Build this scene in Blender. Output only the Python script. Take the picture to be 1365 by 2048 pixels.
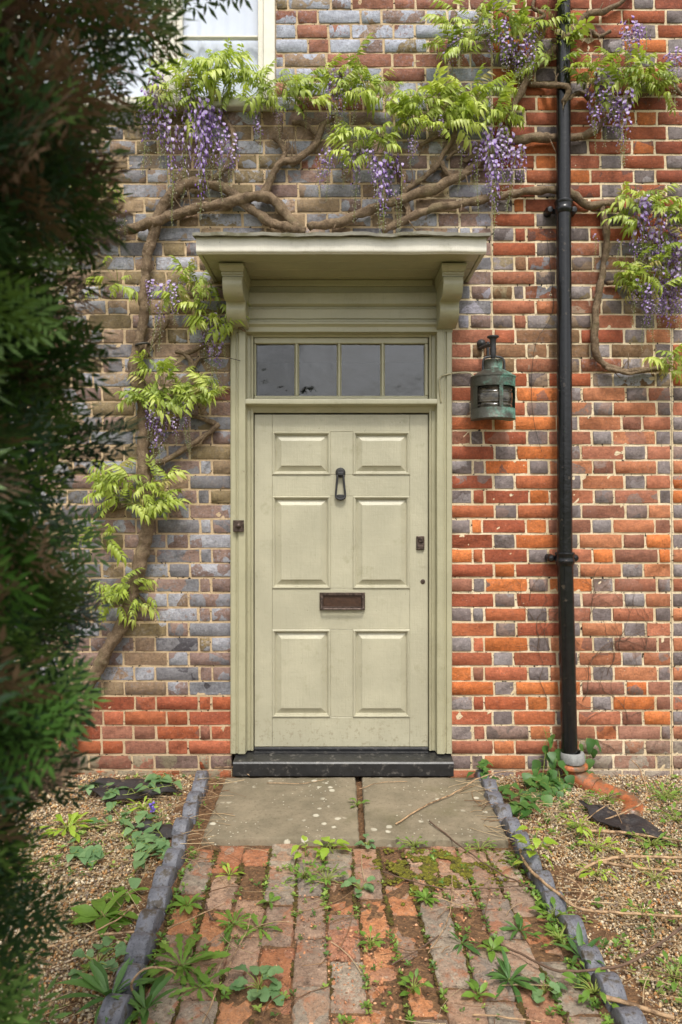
import bpy, math, random
import numpy as np
from mathutils import Vector, Matrix, Quaternion, noise

random.seed(7)
np.random.seed(7)
R = math.radians
for o in list(bpy.data.objects):
    bpy.data.objects.remove(o)
sc = bpy.context.scene
COL = sc.collection

# ------------------------------------------------------------------ camera
CAM_D, CAM_H, S = 3.6, 1.447, 380.0        # metres to wall, eye height, photo pixels per metre on the wall
cam = bpy.data.cameras.new('camera')
cam.sensor_fit = 'VERTICAL'
cam.sensor_height = 36.0
cam.lens = S * CAM_D / 2048.0 * 36.0
cam.shift_y = -24.0 / 2048.0
cam.clip_start, cam.clip_end = 0.05, 2000
cam.dof.use_dof = True
cam.dof.focus_distance = 2.85
cam.dof.aperture_fstop = 4.8
cam_o = bpy.data.objects.new('camera', cam)
cam_o.location = (0, -CAM_D, CAM_H)
cam_o.rotation_euler = (R(90), 0, 0)
COL.objects.link(cam_o)
sc.camera = cam_o

# ------------------------------------------------------------------ light
SUN_EL, SUN_AZ = 58.0, 174.0                # azimuth the light comes from, clockwise from +Y (wall normal points to 180)
w = bpy.data.worlds.new('World')
sc.world = w
w.use_nodes = True
wn = w.node_tree
wn.nodes.clear()
sky = wn.nodes.new('ShaderNodeTexSky')
sky.sky_type = 'NISHITA'
sky.sun_disc = False
sky.sun_elevation = R(SUN_EL)
sky.sun_rotation = R(SUN_AZ)
sky.air_density = 1.0
sky.dust_density = 4.0
sky.ozone_density = 1.0
hs = wn.nodes.new('ShaderNodeHueSaturation')
hs.inputs['Saturation'].default_value = 0.22   # thin cloud
bgn = wn.nodes.new('ShaderNodeBackground')
bgn.inputs['Strength'].default_value = 0.125
wo = wn.nodes.new('ShaderNodeOutputWorld')
wn.links.new(sky.outputs[0], hs.inputs['Color'])
tcw = wn.nodes.new('ShaderNodeTexCoord')
cln = wn.nodes.new('ShaderNodeTexNoise'); cln.inputs['Scale'].default_value = 3.2; cln.inputs['Detail'].default_value = 6
clr = wn.nodes.new('ShaderNodeMapRange'); clr.inputs['From Min'].default_value = .35; clr.inputs['From Max'].default_value = .65
clr.inputs['To Min'].default_value = .68; clr.inputs['To Max'].default_value = 1.32
clm = wn.nodes.new('ShaderNodeMix'); clm.data_type = 'RGBA'; clm.blend_type = 'MULTIPLY'; clm.inputs[0].default_value = 1.0
wn.links.new(tcw.outputs['Generated'], cln.inputs['Vector'])
wn.links.new(cln.outputs['Fac'], clr.inputs['Value'])
wn.links.new(hs.outputs[0], clm.inputs[6]); wn.links.new(clr.outputs[0], clm.inputs[7])
wn.links.new(clm.outputs[2], bgn.inputs['Color'])
wn.links.new(bgn.outputs[0], wo.inputs['Surface'])
sun = bpy.data.lights.new('sun', 'SUN')
sun.energy = 1.5
sun.angle = R(10)
sun.color = (1.0, 0.95, 0.87)
sun_o = bpy.data.objects.new('sun', sun)
az, el = R(SUN_AZ), R(SUN_EL)
sd = Vector((math.sin(az) * math.cos(el), math.cos(az) * math.cos(el), math.sin(el)))
sun_o.rotation_euler = (-sd).to_track_quat('-Z', 'Y').to_euler()
sun_o.location = (-2, -6, 8)
COL.objects.link(sun_o)

sc.view_settings.view_transform = 'Standard'
sc.view_settings.look = 'None'
sc.view_settings.gamma = 1
sc.view_settings.exposure = 0.79
sc.view_settings.use_curve_mapping = False

# ------------------------------------------------------------------ helpers
def P(px, py, y=0.0):
    k = (CAM_D + y) / CAM_D
    return Vector(((px - 683) / S * k, y, CAM_H + (1000 - py) / S * k))

def G(px, py, z=0.0):
    k = (CAM_H - z) * S / (py - 1000.0)
    return Vector(((px - 683) / S * k, CAM_D * k - CAM_D, z))

def lin(r, g, b):
    f = lambda c: (c / 255 / 12.92) if c / 255 <= 0.04045 else ((c / 255 + 0.055) / 1.055) ** 2.4
    return (f(r), f(g), f(b))

def wloc(o):
    v = Vector((0, 0, 0))
    while o is not None:
        v = v + o.location
        o = o.parent
    return v

def tag(o, label=None, cat=None, group=None, kind=None):
    if label: o['label'] = label
    if cat: o['category'] = cat
    if group: o['group'] = group
    if kind: o['kind'] = kind
    return o

def thing(name, label, cat, loc=(0, 0, 0), group=None):
    o = bpy.data.objects.new(name, None)
    o.empty_display_size = 0.05
    o.location = loc
    COL.objects.link(o)
    return tag(o, label, cat, group)

def link(o, parent=None, loc=None):
    """link a mesh object whose wanted world location is loc"""
    COL.objects.link(o)
    if parent is not None:
        o.parent = parent
        o.location = Vector(loc) - wloc(parent)
    else:
        o.location = loc
    return o

class MB:
    def __init__(s):
        s.v, s.f, s.m = [], [], []
    def add(s, vs, fs, m=0):
        n = len(s.v)
        s.v += [Vector(p) for p in vs]
        s.f += [tuple(i + n for i in f) for f in fs]
        s.m += [m] * len(fs)
        return s
    def box(s, x0, x1, y0, y1, z0, z1, m=0, bev=0.0):
        if bev <= 0:
            vs = [(x0,y0,z0),(x1,y0,z0),(x1,y1,z0),(x0,y1,z0),(x0,y0,z1),(x1,y0,z1),(x1,y1,z1),(x0,y1,z1)]
            return s.add(vs, [(3,2,1,0),(4,5,6,7),(0,1,5,4),(1,2,6,5),(2,3,7,6),(3,0,4,7)], m)
        b = min(bev, (x1-x0)*.45, (y1-y0)*.45, (z1-z0)*.45)
        vs = []
        for x, sx in ((x0,1),(x1,-1)):
            for y, sy in ((y0,1),(y1,-1)):
                for z, sz in ((z0,1),(z1,-1)):
                    vs += [(x, y+sy*b, z+sz*b), (x+sx*b, y, z+sz*b), (x+sx*b, y+sy*b, z)]
        I = lambda a, c, d, k: ((a*2+c)*2+d)*3+k
        fs = [(I(0,0,0,0),I(0,0,1,0),I(0,1,1,0),I(0,1,0,0)), (I(1,0,0,0),I(1,1,0,0),I(1,1,1,0),I(1,0,1,0)),
              (I(0,0,0,1),I(1,0,0,1),I(1,0,1,1),I(0,0,1,1)), (I(0,1,0,1),I(0,1,1,1),I(1,1,1,1),I(1,1,0,1)),
              (I(0,0,0,2),I(0,1,0,2),I(1,1,0,2),I(1,0,0,2)), (I(0,0,1,2),I(1,0,1,2),I(1,1,1,2),I(0,1,1,2))]
        for c in (0,1):
            for d in (0,1):
                fs.append((I(0,c,d,1),I(0,c,d,2),I(1,c,d,2),I(1,c,d,1)))
                fs.append((I(c,0,d,0),I(c,0,d,2),I(c,1,d,2),I(c,1,d,0)))
                fs.append((I(c,d,0,0),I(c,d,0,1),I(c,d,1,1),I(c,d,1,0)))
        for a in (0,1):
            for c in (0,1):
                for d in (0,1):
                    fs.append((I(a,c,d,0),I(a,c,d,1),I(a,c,d,2)))
        s.fix = True
        return s.add(vs, fs, m)
    def loops(s, ls, cap0=False, cap1=False, m=0, closed=True):
        n = len(ls[0]); b = len(s.v)
        for l in ls:
            s.v += [Vector(p) for p in l]
        for i in range(len(ls)-1):
            for j in range(n if closed else n-1):
                k = (j+1) % n
                s.f.append((b+i*n+j, b+i*n+k, b+(i+1)*n+k, b+(i+1)*n+j)); s.m.append(m)
        if cap0: s.f.append(tuple(b+j for j in range(n))[::-1]); s.m.append(m)
        if cap1: s.f.append(tuple(b+(len(ls)-1)*n+j for j in range(n))); s.m.append(m)
        s.fix = True
        return s
    def tube(s, pts, rad, n=8, m=0, cap=True, knob=0.0, seed=0):
        """pts: Vectors; rad: list of radii"""
        ls = []
        N = len(pts)
        t = (pts[1]-pts[0]).normalized()
        up = Vector((0,0,1)) if abs(t.z) < .9 else Vector((1,0,0))
        u = t.cross(up).normalized()
        for i in range(N):
            t = (pts[min(i+1,N-1)]-pts[max(i-1,0)])
            t = t.normalized() if t.length > 1e-9 else Vector((0,0,1))
            u = (u - t*u.dot(t)).normalized()
            v = t.cross(u)
            l = []
            for j in range(n):
                a = 2*math.pi*j/n
                r = rad[i]
                if knob:
                    q = pts[i]*38 + Vector((math.cos(a)*1.1, math.sin(a)*1.1, seed))
                    r *= 1 + knob*noise.noise(q)
                l.append(pts[i] + (u*math.cos(a)+v*math.sin(a))*r)
            ls.append(l)
        return s.loops(ls, cap, cap, m)
    def lathe(s, c, prof, n=20, m=0, a0=0, a1=2*math.pi, cap0=False, cap1=False):
        """prof: (radius, z) about a vertical axis at c"""
        full = abs(a1-a0-2*math.pi) < 1e-6
        k = n if full else n+1
        ls = [[(c[0]+r*math.sin(a0+(a1-a0)*j/n), c[1]-r*math.cos(a0+(a1-a0)*j/n), c[2]+z) for j in range(k)] for r, z in prof]
        return s.loops(ls, cap0, cap1, m, closed=full)
    def build(s, name, mats, parent=None, smooth=False, loc=None):
        if not isinstance(mats, (list, tuple)): mats = [mats]
        if loc is None:
            a = np.array([tuple(p) for p in s.v])
            loc = Vector(((a[:,0].min()+a[:,0].max())/2, (a[:,1].min()+a[:,1].max())/2, a[:,2].min()))
        me = bpy.data.meshes.new(name)
        me.from_pydata([tuple(p-loc) for p in s.v], [], s.f)
        for mt in mats: me.materials.append(mt)
        if len(mats) > 1: me.polygons.foreach_set('material_index', s.m)
        if getattr(s, 'fix', False):
            import bmesh
            bm = bmesh.new(); bm.from_mesh(me)
            bmesh.ops.recalc_face_normals(bm, faces=bm.faces)
            bm.to_mesh(me); bm.free()
        if smooth is True:
            me.polygons.foreach_set('use_smooth', [True]*len(me.polygons))
        elif smooth:
            me.polygons.foreach_set('use_smooth', [True]*len(me.polygons))
            me.set_sharp_from_angle(angle=R(smooth))
        me.update()
        o = bpy.data.objects.new(name, me)
        return link(o, parent, loc)

def catmull(pts, step=0.02):
    """pts: list of (Vector, radius)"""
    P3 = [p for p, r in pts]; RR = [r for p, r in pts]
    n = len(P3); out, ro = [], []
    for i in range(n-1):
        p0 = P3[max(i-1,0)]; p1 = P3[i]; p2 = P3[i+1]; p3 = P3[min(i+2,n-1)]
        k = max(2, int((p2-p1).length/step))
        for j in range(k):
            t = j/k
            out.append(0.5*((2*p1)+(p2-p0)*t+(2*p0-5*p1+4*p2-p3)*t*t+(3*p1-p0-3*p2+p3)*t**3))
            ro.append(RR[i]*(1-t)+RR[i+1]*t)
    out.append(P3[-1].copy()); ro.append(RR[-1])
    return out, ro

def np_mesh(name, V, F, mats, parent=None, loc=(0,0,0), col=None, smooth=False, extra=None):
    me = bpy.data.meshes.new(name)
    k = F.shape[1]
    me.vertices.add(len(V)); me.vertices.foreach_set('co', (V-np.array(loc)).astype(np.float32).ravel())
    me.loops.add(F.size); me.loops.foreach_set('vertex_index', F.astype(np.int32).ravel())
    me.polygons.add(len(F)); me.polygons.foreach_set('loop_start', np.arange(0, F.size, k, dtype=np.int32))
    me.polygons.foreach_set('loop_total', np.full(len(F), k, dtype=np.int32))
    if smooth: me.polygons.foreach_set('use_smooth', np.ones(len(F), dtype=bool))
    me.update(calc_edges=True)
    for nm, c in ((('col', col),) if col is not None else ()) + (tuple(extra.items()) if extra else ()):
        at = me.attributes.new(nm, 'FLOAT_COLOR', 'POINT')
        at.data.foreach_set('color', c.astype(np.float32).ravel())
    for mt in (mats if isinstance(mats, (list, tuple)) else [mats]): me.materials.append(mt)
    o = bpy.data.objects.new(name, me)
    return link(o, parent, loc)

# ------------------------------------------------------------------ materials
class NT:
    def __init__(s, name):
        s.m = bpy.data.materials.new(name); s.m.use_nodes = True
        s.t = s.m.node_tree; s.t.nodes.clear()
        s.out = s.t.nodes.new('ShaderNodeOutputMaterial')
    def n(s, typ, props=None, **ins):
        nd = s.t.nodes.new('ShaderNode'+typ)
        for k, v in (props or {}).items(): setattr(nd, k, v)
        for k, v in ins.items():
            s.set(nd, k.replace('_', ' '), v)
        return nd
    def set(s, nd, k, v):
        if isinstance(k, str) and k.isdigit(): k = int(k)
        i = nd.inputs[k]
        if isinstance(v, bpy.types.NodeSocket): s.t.links.new(v, i)
        elif isinstance(v, bpy.types.Node): s.t.links.new(v.outputs[0], i)
        else:
            if i.type == 'RGBA' and len(v) == 3: v = (*v, 1)
            i.default_value = v
    def math(s, op, a, b=0.0, c=0.0):
        nd = s.t.nodes.new('ShaderNodeMath'); nd.operation = op
        for i, v in enumerate((a, b, c)): s.set(nd, str(i), v)
        return nd.outputs[0]
    def mix(s, f, a, b, blend='MIX'):
        nd = s.t.nodes.new('ShaderNodeMix'); nd.data_type = 'RGBA'; nd.blend_type = blend
        s.set(nd, '0', f); s.set(nd, '6', a); s.set(nd, '7', b)
        return nd.outputs[2]
    def step(s, x, a, b):
        nd = s.t.nodes.new('ShaderNodeMapRange'); nd.interpolation_type = 'SMOOTHSTEP'
        s.set(nd, 'Value', x); s.set(nd, 'From Min', a); s.set(nd, 'From Max', b)
        return nd.outputs[0]
    def pos(s, scale=(1,1,1), obj=False):
        src = s.n('TexCoord').outputs['Object'] if obj else s.n('NewGeometry').outputs['Position']
        if scale == (1,1,1): return src
        mp = s.n('Mapping'); s.set(mp, 'Vector', src); s.set(mp, 'Scale', scale)
        return mp.outputs[0]
    def noise(s, vec, scale, detail=4, rough=.55, dist=0.0, w=None):
        nd = s.t.nodes.new('ShaderNodeTexNoise')
        if w is not None:
            nd.noise_dimensions = '4D'; s.set(nd, 'W', w)
        s.set(nd, 'Vector', vec); s.set(nd, 'Scale', scale); s.set(nd, 'Detail', detail); s.set(nd, 'Roughness', rough)
        s.set(nd, 'Distortion', dist)
        return nd.outputs['Fac']
    def vor(s, vec, scale, out='Distance', feat='F1', w=None):
        nd = s.t.nodes.new('ShaderNodeTexVoronoi'); nd.feature = feat
        if w is not None:
            nd.voronoi_dimensions = '4D'; s.set(nd, 'W', w)
        s.set(nd, 'Vector', vec); s.set(nd, 'Scale', scale)
        return nd.outputs[out]
    def attr(s, name, typ='GEOMETRY'):
        return s.n('Attribute', dict(attribute_name=name, attribute_type=typ))
    def bump(s, h, strength=.4, dist=.004):
        nd = s.n('Bump'); s.set(nd, 'Height', h); s.set(nd, 'Strength', strength); s.set(nd, 'Distance', dist)
        return nd.outputs[0]
    def bsdf(s, **k):
        nd = s.n('BsdfPrincipled')
        for a, v in k.items(): s.set(nd, a.replace('_', ' '), v)
        s.t.links.new(nd.outputs[0], s.out.inputs[0])
        s.b = nd
        return s.m

def mul(c, k): return tuple(min(1, x*k) for x in c)

def surf(name, col, rough=.7, var=.2, vs=18, bump=.3, bs=90, bd=.003, col2=None, c2s=9, c2t=(.55,.62), metal=0.0, stretch=(1,1,1), obj=False, pits=0.0, spec=.5):
    t = NT(name); p = t.pos(stretch, obj)
    n1 = t.noise(p, vs, 6, .62)
    c = t.mix(t.step(n1, .25, .75), mul(col, 1-var), mul(col, 1+var))
    if col2 is not None:
        c = t.mix(t.step(t.noise(p, c2s, 8, .68), *c2t), c, col2)
    if pits:
        c = t.mix(t.math('MULTIPLY', t.step(t.noise(p, bs*1.7, 2), .60, .68), pits), c, mul(col, .25))
    h = t.math('ADD', t.noise(p, bs, 6, .65), t.math('MULTIPLY', t.noise(p, bs*.25, 3), 1.2))
    r = t.math('ADD', rough-.08, t.math('MULTIPLY', n1, .16))
    return t.bsdf(Base_Color=c, Roughness=r, Metallic=metal, Normal=t.bump(h, bump, bd), Specular_IOR_Level=spec)

def m_brick(name='brick_clay', path=False):
    t = NT(name); p = t.pos()
    a = t.attr('col'); b = t.attr('tint')
    seed = t.math('MULTIPLY', a.outputs['Alpha'], 40.0)
    n1 = t.noise(p, 25, 7, .72, w=seed)
    c = t.mix(t.step(n1, .25, .78), t.mix(1.0, a.outputs['Color'], (.70,.68,.68), 'MULTIPLY'), t.mix(1.0, a.outputs['Color'], (1.25,1.25,1.22), 'MULTIPLY'))
    fine = t.noise(p, 95, 5, .8, w=t.math('ADD', seed, 3.0))
    c = t.mix(t.math('MULTIPLY', t.step(fine, .46, .34), .65), c, t.mix(1.0, c, (.40,.38,.38), 'MULTIPLY'))
    c = t.mix(t.math('MULTIPLY', t.step(fine, .54, .66), .55), c, t.mix(1.0, c, (1.7,1.65,1.6), 'MULTIPLY'))
    st = t.noise(t.pos((10,10,70)), 2.2, 6, .7, .4, w=seed)
    c = t.mix(t.math('MULTIPLY', t.step(st, .52, .66), .35), c, t.mix(1.0, c, (.55,.5,.5), 'MULTIPLY'))
    # straight-edged glaze / kiss marks, broken up by wear
    vc = t.n('SeparateColor'); 
    dv = t.n('VectorMath', dict(operation='ADD')); 
    nn = t.n('TexNoise'); t.set(nn, 'Vector', p); t.set(nn, 'Scale', 30.0)
    sc_ = t.n('VectorMath', dict(operation='SCALE')); t.set(sc_, '0', nn.outputs['Color']); t.set(sc_, 'Scale', .022)
    t.set(dv, '0', p); t.set(dv, '1', sc_.outputs[0])
    t.set(vc, '0', t.vor(dv.outputs[0], 13, 'Color', w=seed))
    wear = t.noise(p, 55, 6, .7, w=seed)
    am = b.outputs['Alpha']
    cell = t.math('LESS_THAN', vc.outputs[0], am)
    f = t.math('MULTIPLY', cell, t.step(wear, .34, .50))
    f2 = t.math('MULTIPLY', t.step(n1, .5, .75), am)
    f = t.math('MINIMUM', t.math('ADD', f, t.math('MULTIPLY', f2, .5)), .95)
    c = t.mix(f, c, t.mix(t.noise(p, 40, 3), t.mix(1.0, b.outputs['Color'], (.75,.75,.75), 'MULTIPLY'), t.mix(1.0, b.outputs['Color'], (1.2,1.2,1.2), 'MULTIPLY')))
    mt = t.noise(p, 58, 7, .78, w=t.math('ADD', seed, 11.0))
    c = t.mix(t.math('MULTIPLY', t.step(mt, .50, .36), t.math('ADD', .25, t.math('MULTIPLY', am, .9))), c, t.mix(1.0, c, (.42,.40,.38), 'MULTIPLY'))
    c = t.mix(t.math('MULTIPLY', t.step(mt, .52, .64), t.math('ADD', .2, t.math('MULTIPLY', am, .7))), c, t.mix(1.0, c, (1.55,1.55,1.6), 'MULTIPLY'))
    f3 = t.math('MULTIPLY', t.step(t.noise(p, 48, 7, .72, w=t.math('ADD', seed, 7.0)), .50, .64), t.math('MULTIPLY', t.math('ADD', am, .12), 1.1))
    c = t.mix(t.math('MINIMUM', f3, .7), c, b.outputs['Color'])
    pit = t.step(t.noise(p, 210, 2, .5), .63, .72)
    c = t.mix(t.math('MULTIPLY', pit, .65), c, (.03,.025,.022))
    lw = t.step(t.noise(p, 110, 4, .65, w=seed), .63, .70)
    c = t.mix(t.math('MULTIPLY', lw, .4), c, (.55,.52,.46))
    if path:
        grime = t.step(t.noise(p, 13, 9, .8), .52, .68)
        c = t.mix(t.math('MULTIPLY', grime, .6), c, (.075,.052,.034))
        oc = t.step(t.noise(p, 9, 8, .75, w=21.0), .52, .64)
        c = t.mix(t.math('MULTIPLY', oc, .6), c, lin(176,104,62))
        moss = t.step(t.noise(p, 19, 9, .8, w=3.0), .60, .67)
        c = t.mix(t.math('MULTIPLY', moss, .75), c, (.055,.06,.012))
        lich = t.step(t.noise(p, 26, 8, .7, w=9.0), .60, .67)
        c = t.mix(t.math('MULTIPLY', lich, .7), c, lin(196,180,158))
    h = t.math('ADD', t.math('MULTIPLY', t.noise(p, 45, 8, .72), 1.9), t.math('MULTIPLY', pit, -.6))
    h = t.math('ADD', h, t.math('MULTIPLY', st, .5))
    rg = t.math('SUBTRACT', .86, t.math('MULTIPLY', f, .28))
    return t.bsdf(Base_Color=c, Roughness=rg, Normal=t.bump(h, 1.0 if path else .7, .007 if path else .005), Specular_IOR_Level=.4)

def m_mortar():
    t = NT('lime_mortar'); p = t.pos()
    n1 = t.noise(p, 5, 6, .6)
    g = t.noise(p, 190, 4, .7)
    c = t.mix(t.step(n1, .35, .7), lin(234,216,184), lin(208,186,148))
    sx = t.n('SeparateXYZ'); t.set(sx, '0', p)
    c = t.mix(t.math('MULTIPLY', t.step(t.math('ADD', sx.outputs[0], t.math('MULTIPLY', n1, .5)), .95, .35), .85), c, lin(196,170,136))
    c = t.mix(t.math('MULTIPLY', t.step(g, .56, .68), .75), c, lin(138,116,82))
    c = t.mix(t.step(t.noise(p, 62, 3), .62, .67), c, (.02,.017,.014))
    c = t.mix(t.step(t.noise(p, 8, 8, .75, w=4.0), .60, .70), c, lin(120,112,74))
    return t.bsdf(Base_Color=c, Roughness=.95, Normal=t.bump(t.noise(p, 130, 6, .7), .9, .006), Specular_IOR_Level=.2)

def m_paint(name, col, rough=.33, chips=True):
    t = NT(name); p = t.pos()
    n1 = t.noise(p, 3.2, 5, .6)
    c = t.mix(t.step(n1, .3, .7), mul(col, .9), mul(col, 1.07))
    s1 = t.noise(t.pos((90,90,6)), 1.4, 5, .65)
    s2 = t.noise(t.pos((6,90,90)), 1.4, 5, .65)
    lump = t.noise(p, 28, 4, .6)
    drip = t.step(t.noise(t.pos((26,26,2.2)), 1.3, 5, .7), .58, .74)
    c = t.mix(t.math('MULTIPLY', drip, .16), c, mul(col, .5))
    if chips:
        ch = t.step(t.noise(p, 60, 5, .72), .685, .705)
        c = t.mix(ch, c, lin(90,80,62))
    if chips:
        zz_ = t.n('SeparateXYZ'); t.set(zz_, '0', p)
        spl = t.math('MULTIPLY', t.step(zz_.outputs[2], .42, .12), t.step(t.noise(p, 38, 6, .75, w=5.0), .53, .62))
        c = t.mix(t.math('MULTIPLY', spl, .45), c, lin(120,104,78))
        sm = t.step(t.noise(p, 7, 7, .72, w=8.0), .55, .68)
        c = t.mix(t.math('MULTIPLY', sm, .36), c, lin(140,134,104))
        brush = t.step(s1, .56, .66)
        c = t.mix(t.math('MULTIPLY', brush, .12), c, mul(col, .6))
    h = t.math('ADD', t.math('ADD', s1, t.math('MULTIPLY', s2, .5)), t.math('MULTIPLY', lump, 1.3))
    r = t.math('ADD', rough-.05, t.math('MULTIPLY', lump, .18))
    return t.bsdf(Base_Color=c, Roughness=r, Normal=t.bump(h, .42, .0035))

def m_leaf(name, col, col2, trans=.35, rough=.42, gs=30):
    t = NT(name); p = t.pos(obj=True)
    oi = t.n('ObjectInfo')
    f = t.math('ADD', t.math('MULTIPLY', oi.outputs['Random'], .75), t.math('MULTIPLY', t.noise(p, gs, 3), .5))
    c = t.mix(t.math('SUBTRACT', f, .12), col, col2)
    bs = t.n('BsdfPrincipled'); t.set(bs, 'Base Color', c); t.set(bs, 'Roughness', rough)
    t.set(bs, 'Normal', t.bump(t.noise(p, 120, 3), .25, .002))
    tr = t.n('BsdfTranslucent'); t.set(tr, 'Color', t.mix(1.0, c, (1.25,1.3,.75), 'MULTIPLY'))
    mx = t.n('MixShader'); t.set(mx, '0', trans); t.set(mx, '1', bs); t.set(mx, '2', tr)
    t.t.links.new(mx.outputs[0], t.out.inputs[0])
    return t.m

def m_attr(name, rough=.8, var=.25, vs=300, trans=0.0, bump=.3):
    t = NT(name); p = t.pos()
    a = t.attr('col').outputs['Color']
    c = t.mix(t.noise(p, vs, 3), t.mix(1.0, a, (1-var,)*3, 'MULTIPLY'), t.mix(1.0, a, (1+var,)*3, 'MULTIPLY'))
    m = t.bsdf(Base_Color=c, Roughness=rough, Normal=t.bump(t.noise(p, vs, 3), bump, .002))
    if trans:
        tr = t.n('BsdfTranslucent'); t.set(tr, 'Color', c)
        mx = t.n('MixShader'); t.set(mx, '0', trans); t.set(mx, '1', t.b); t.set(mx, '2', tr)
        t.t.links.new(mx.outputs[0], t.out.inputs[0])
    return m

def m_glass(name, ior=1.5, rough=.01, wave=.0, tint=(1,1,1)):
    t = NT(name); p = t.pos()
    lw = t.n('LayerWeight'); f0 = ((ior-1)/(ior+1))**2
    fr = t.math('ADD', f0, t.math('MULTIPLY', 1-f0, t.math('POWER', lw.outputs['Facing'], 5.0)))
    tr = t.n('BsdfTransparent'); t.set(tr, 'Color', tint)
    gl = t.n('BsdfGlossy'); t.set(gl, 'Roughness', rough)
    if wave:
        nb = t.bump(t.noise(p, 6, 3), wave, .02); t.set(gl, 'Normal', nb)
    mx = t.n('MixShader'); t.set(mx, '0', fr); t.set(mx, '1', tr); t.set(mx, '2', gl)
    t.t.links.new(mx.outputs[0], t.out.inputs[0])
    return t.m

def m_slab():
    t = NT('york_stone'); p = t.pos()
    n1 = t.noise(p, 6, 8, .7); n2 = t.noise(p, 60, 5, .7)
    c = t.mix(t.step(n1, .3, .7), lin(112,103,84), lin(140,128,106))
    c = t.mix(t.math('MULTIPLY', t.step(n2, .52, .68), .5), c, lin(84,76,60))
    c = t.mix(t.math('MULTIPLY', t.step(t.noise(p, 3.2, 5, .6, w=2.0), .5, .66), .5), c, lin(92,88,58))
    v = t.vor(p, 15); vr = t.noise(p, 90, 4, .7)
    sel = t.step(t.noise(p, 4, 2, w=6.0), .50, .58)
    li = t.math('MULTIPLY', t.step(t.math('ADD', v, t.math('MULTIPLY', vr, .22)), .36, .27), sel)
    v2 = t.vor(p, 42); li2 = t.step(t.math('ADD', v2, t.math('MULTIPLY', vr, .25)), .30, .22)
    li = t.math('MAXIMUM', li, t.math('MULTIPLY', li2, t.step(t.noise(p, 3, 2, w=16.0), .47, .56)))
    c = t.mix(t.math('MULTIPLY', li, .8), c, lin(206,200,180))
    h = t.math('ADD', t.math('MULTIPLY', n1, 1.5), t.noise(p, 150, 6, .7))
    return t.bsdf(Base_Color=c, Roughness=.85, Normal=t.bump(h, .5, .006), Specular_IOR_Level=.35)

def m_verdigris():
    t = NT('verdigris_bronze'); p = t.pos()
    n1 = t.noise(p, 22, 8, .72, .6); n2 = t.noise(p, 70, 5, .65)
    sx = t.n('SeparateXYZ'); t.set(sx, '0', p)
    bias = t.math('MULTIPLY', t.math('SUBTRACT', sx.outputs[0], .80), 1.6)
    f = t.step(t.math('ADD', n1, bias), .42, .66)
    c = t.mix(f, t.mix(n2, lin(62,60,52), lin(96,96,88)), t.mix(t.step(n2, .35, .65), lin(62,112,96), lin(112,150,134)))
    return t.bsdf(Base_Color=c, Roughness=t.math('ADD', .42, t.math('MULTIPLY', f, .4)), Metallic=t.math('MULTIPLY', t.math('SUBTRACT', 1.0, f), .5), Normal=t.bump(t.math('ADD', n2, n1), .5, .004))

M = {}
M['brick'] = m_brick()
M['path_brick'] = m_brick('path_clay', True)
M['mortar'] = m_mortar()
M['paint'] = m_paint('sage_gloss_paint', lin(179,174,150))
M['paint_frame'] = m_paint('sage_frame_paint', lin(172,167,138), .28)
M['cream'] = m_paint('cream_paint', lin(218,213,198), .4)
M['black_iron'] = surf('black_iron_paint', (.008,.008,.009), .2, .3, 30, .35, 45, .003, col2=(.07,.055,.042), c2s=26, c2t=(.60,.70))
M['sill_black'] = surf('black_sill', (.018,.018,.019), .38, .3, 20, .25, 120, .002, col2=(.12,.11,.098), c2s=34, c2t=(.54,.70))
M['iron'] = surf('wrought_iron', (.03,.03,.032), .5, .3, 60, .3, 200, .002)
M['bronze'] = surf('aged_bronze', lin(90,76,68), .42, .4, 70, .3, 200, .002, metal=.5, col2=lin(50,40,36), c2s=60, c2t=(.5,.65))
M['dark_hole'] = surf('dark_recess', (.03,.016,.010), .6, .3)
M['flap'] = surf('brown_flap', lin(66,44,30), .5, .3, 60)
M['lead'] = surf('weathered_lead', lin(128,124,110), .7, .25, 9, .5, 60, .005, col2=lin(96,92,66), c2s=14, c2t=(.5,.65))
M['slab'] = m_slab()
M['edge'] = surf('blue_clay', lin(104,105,112), .42, .4, 22, .7, 75, .006, col2=lin(74,66,56), c2s=22, c2t=(.50,.62), pits=.8)
M['terracotta'] = surf('salt_glaze_terracotta', lin(158,92,56), .4, .4, 18, .4, 70, .004, col2=lin(112,90,68), c2s=16, c2t=(.46,.60), pits=.5)
M['cement'] = surf('cement_collar', lin(138,138,136), .85, .25, 40, .6, 130, .004)
M['soil'] = surf('earth', lin(104,76,50), .95, .4, 40, .9, 110, .012, col2=lin(140,104,70), c2s=60, c2t=(.5,.6))
M['gravel_base'] = surf('gravel_bedding', lin(120,96,66), .95, .45, 120, 1.0, 160, .01, col2=lin(176,156,120), c2s=150, c2t=(.5,.56))
t = NT('wisteria_bark'); p = t.pos()
n1 = t.noise(p, 26, 7, .7); n2 = t.noise(p, 90, 6, .75); n3 = t.noise(p, 210, 3, .6)
c = t.mix(t.step(n1, .3, .7), lin(100,82,64), lin(152,130,104))
c = t.mix(t.math('MULTIPLY', t.step(n2, .54, .66), .75), c, lin(74,58,44))
c = t.mix(t.math('MULTIPLY', t.step(n3, .60, .70), .6), c, lin(190,174,150))
c = t.mix(t.math('MULTIPLY', t.step(t.noise(p, 9, 6, .7, w=2.0), .52, .66), .5), c, lin(124,116,82))
M['bark'] = t.bsdf(Base_Color=c, Roughness=.88, Normal=t.bump(t.math('ADD', n2, t.math('ADD', n1, t.math('MULTIPLY', n3, .4))), 1.0, .011), Specular_IOR_Level=.3)
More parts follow.
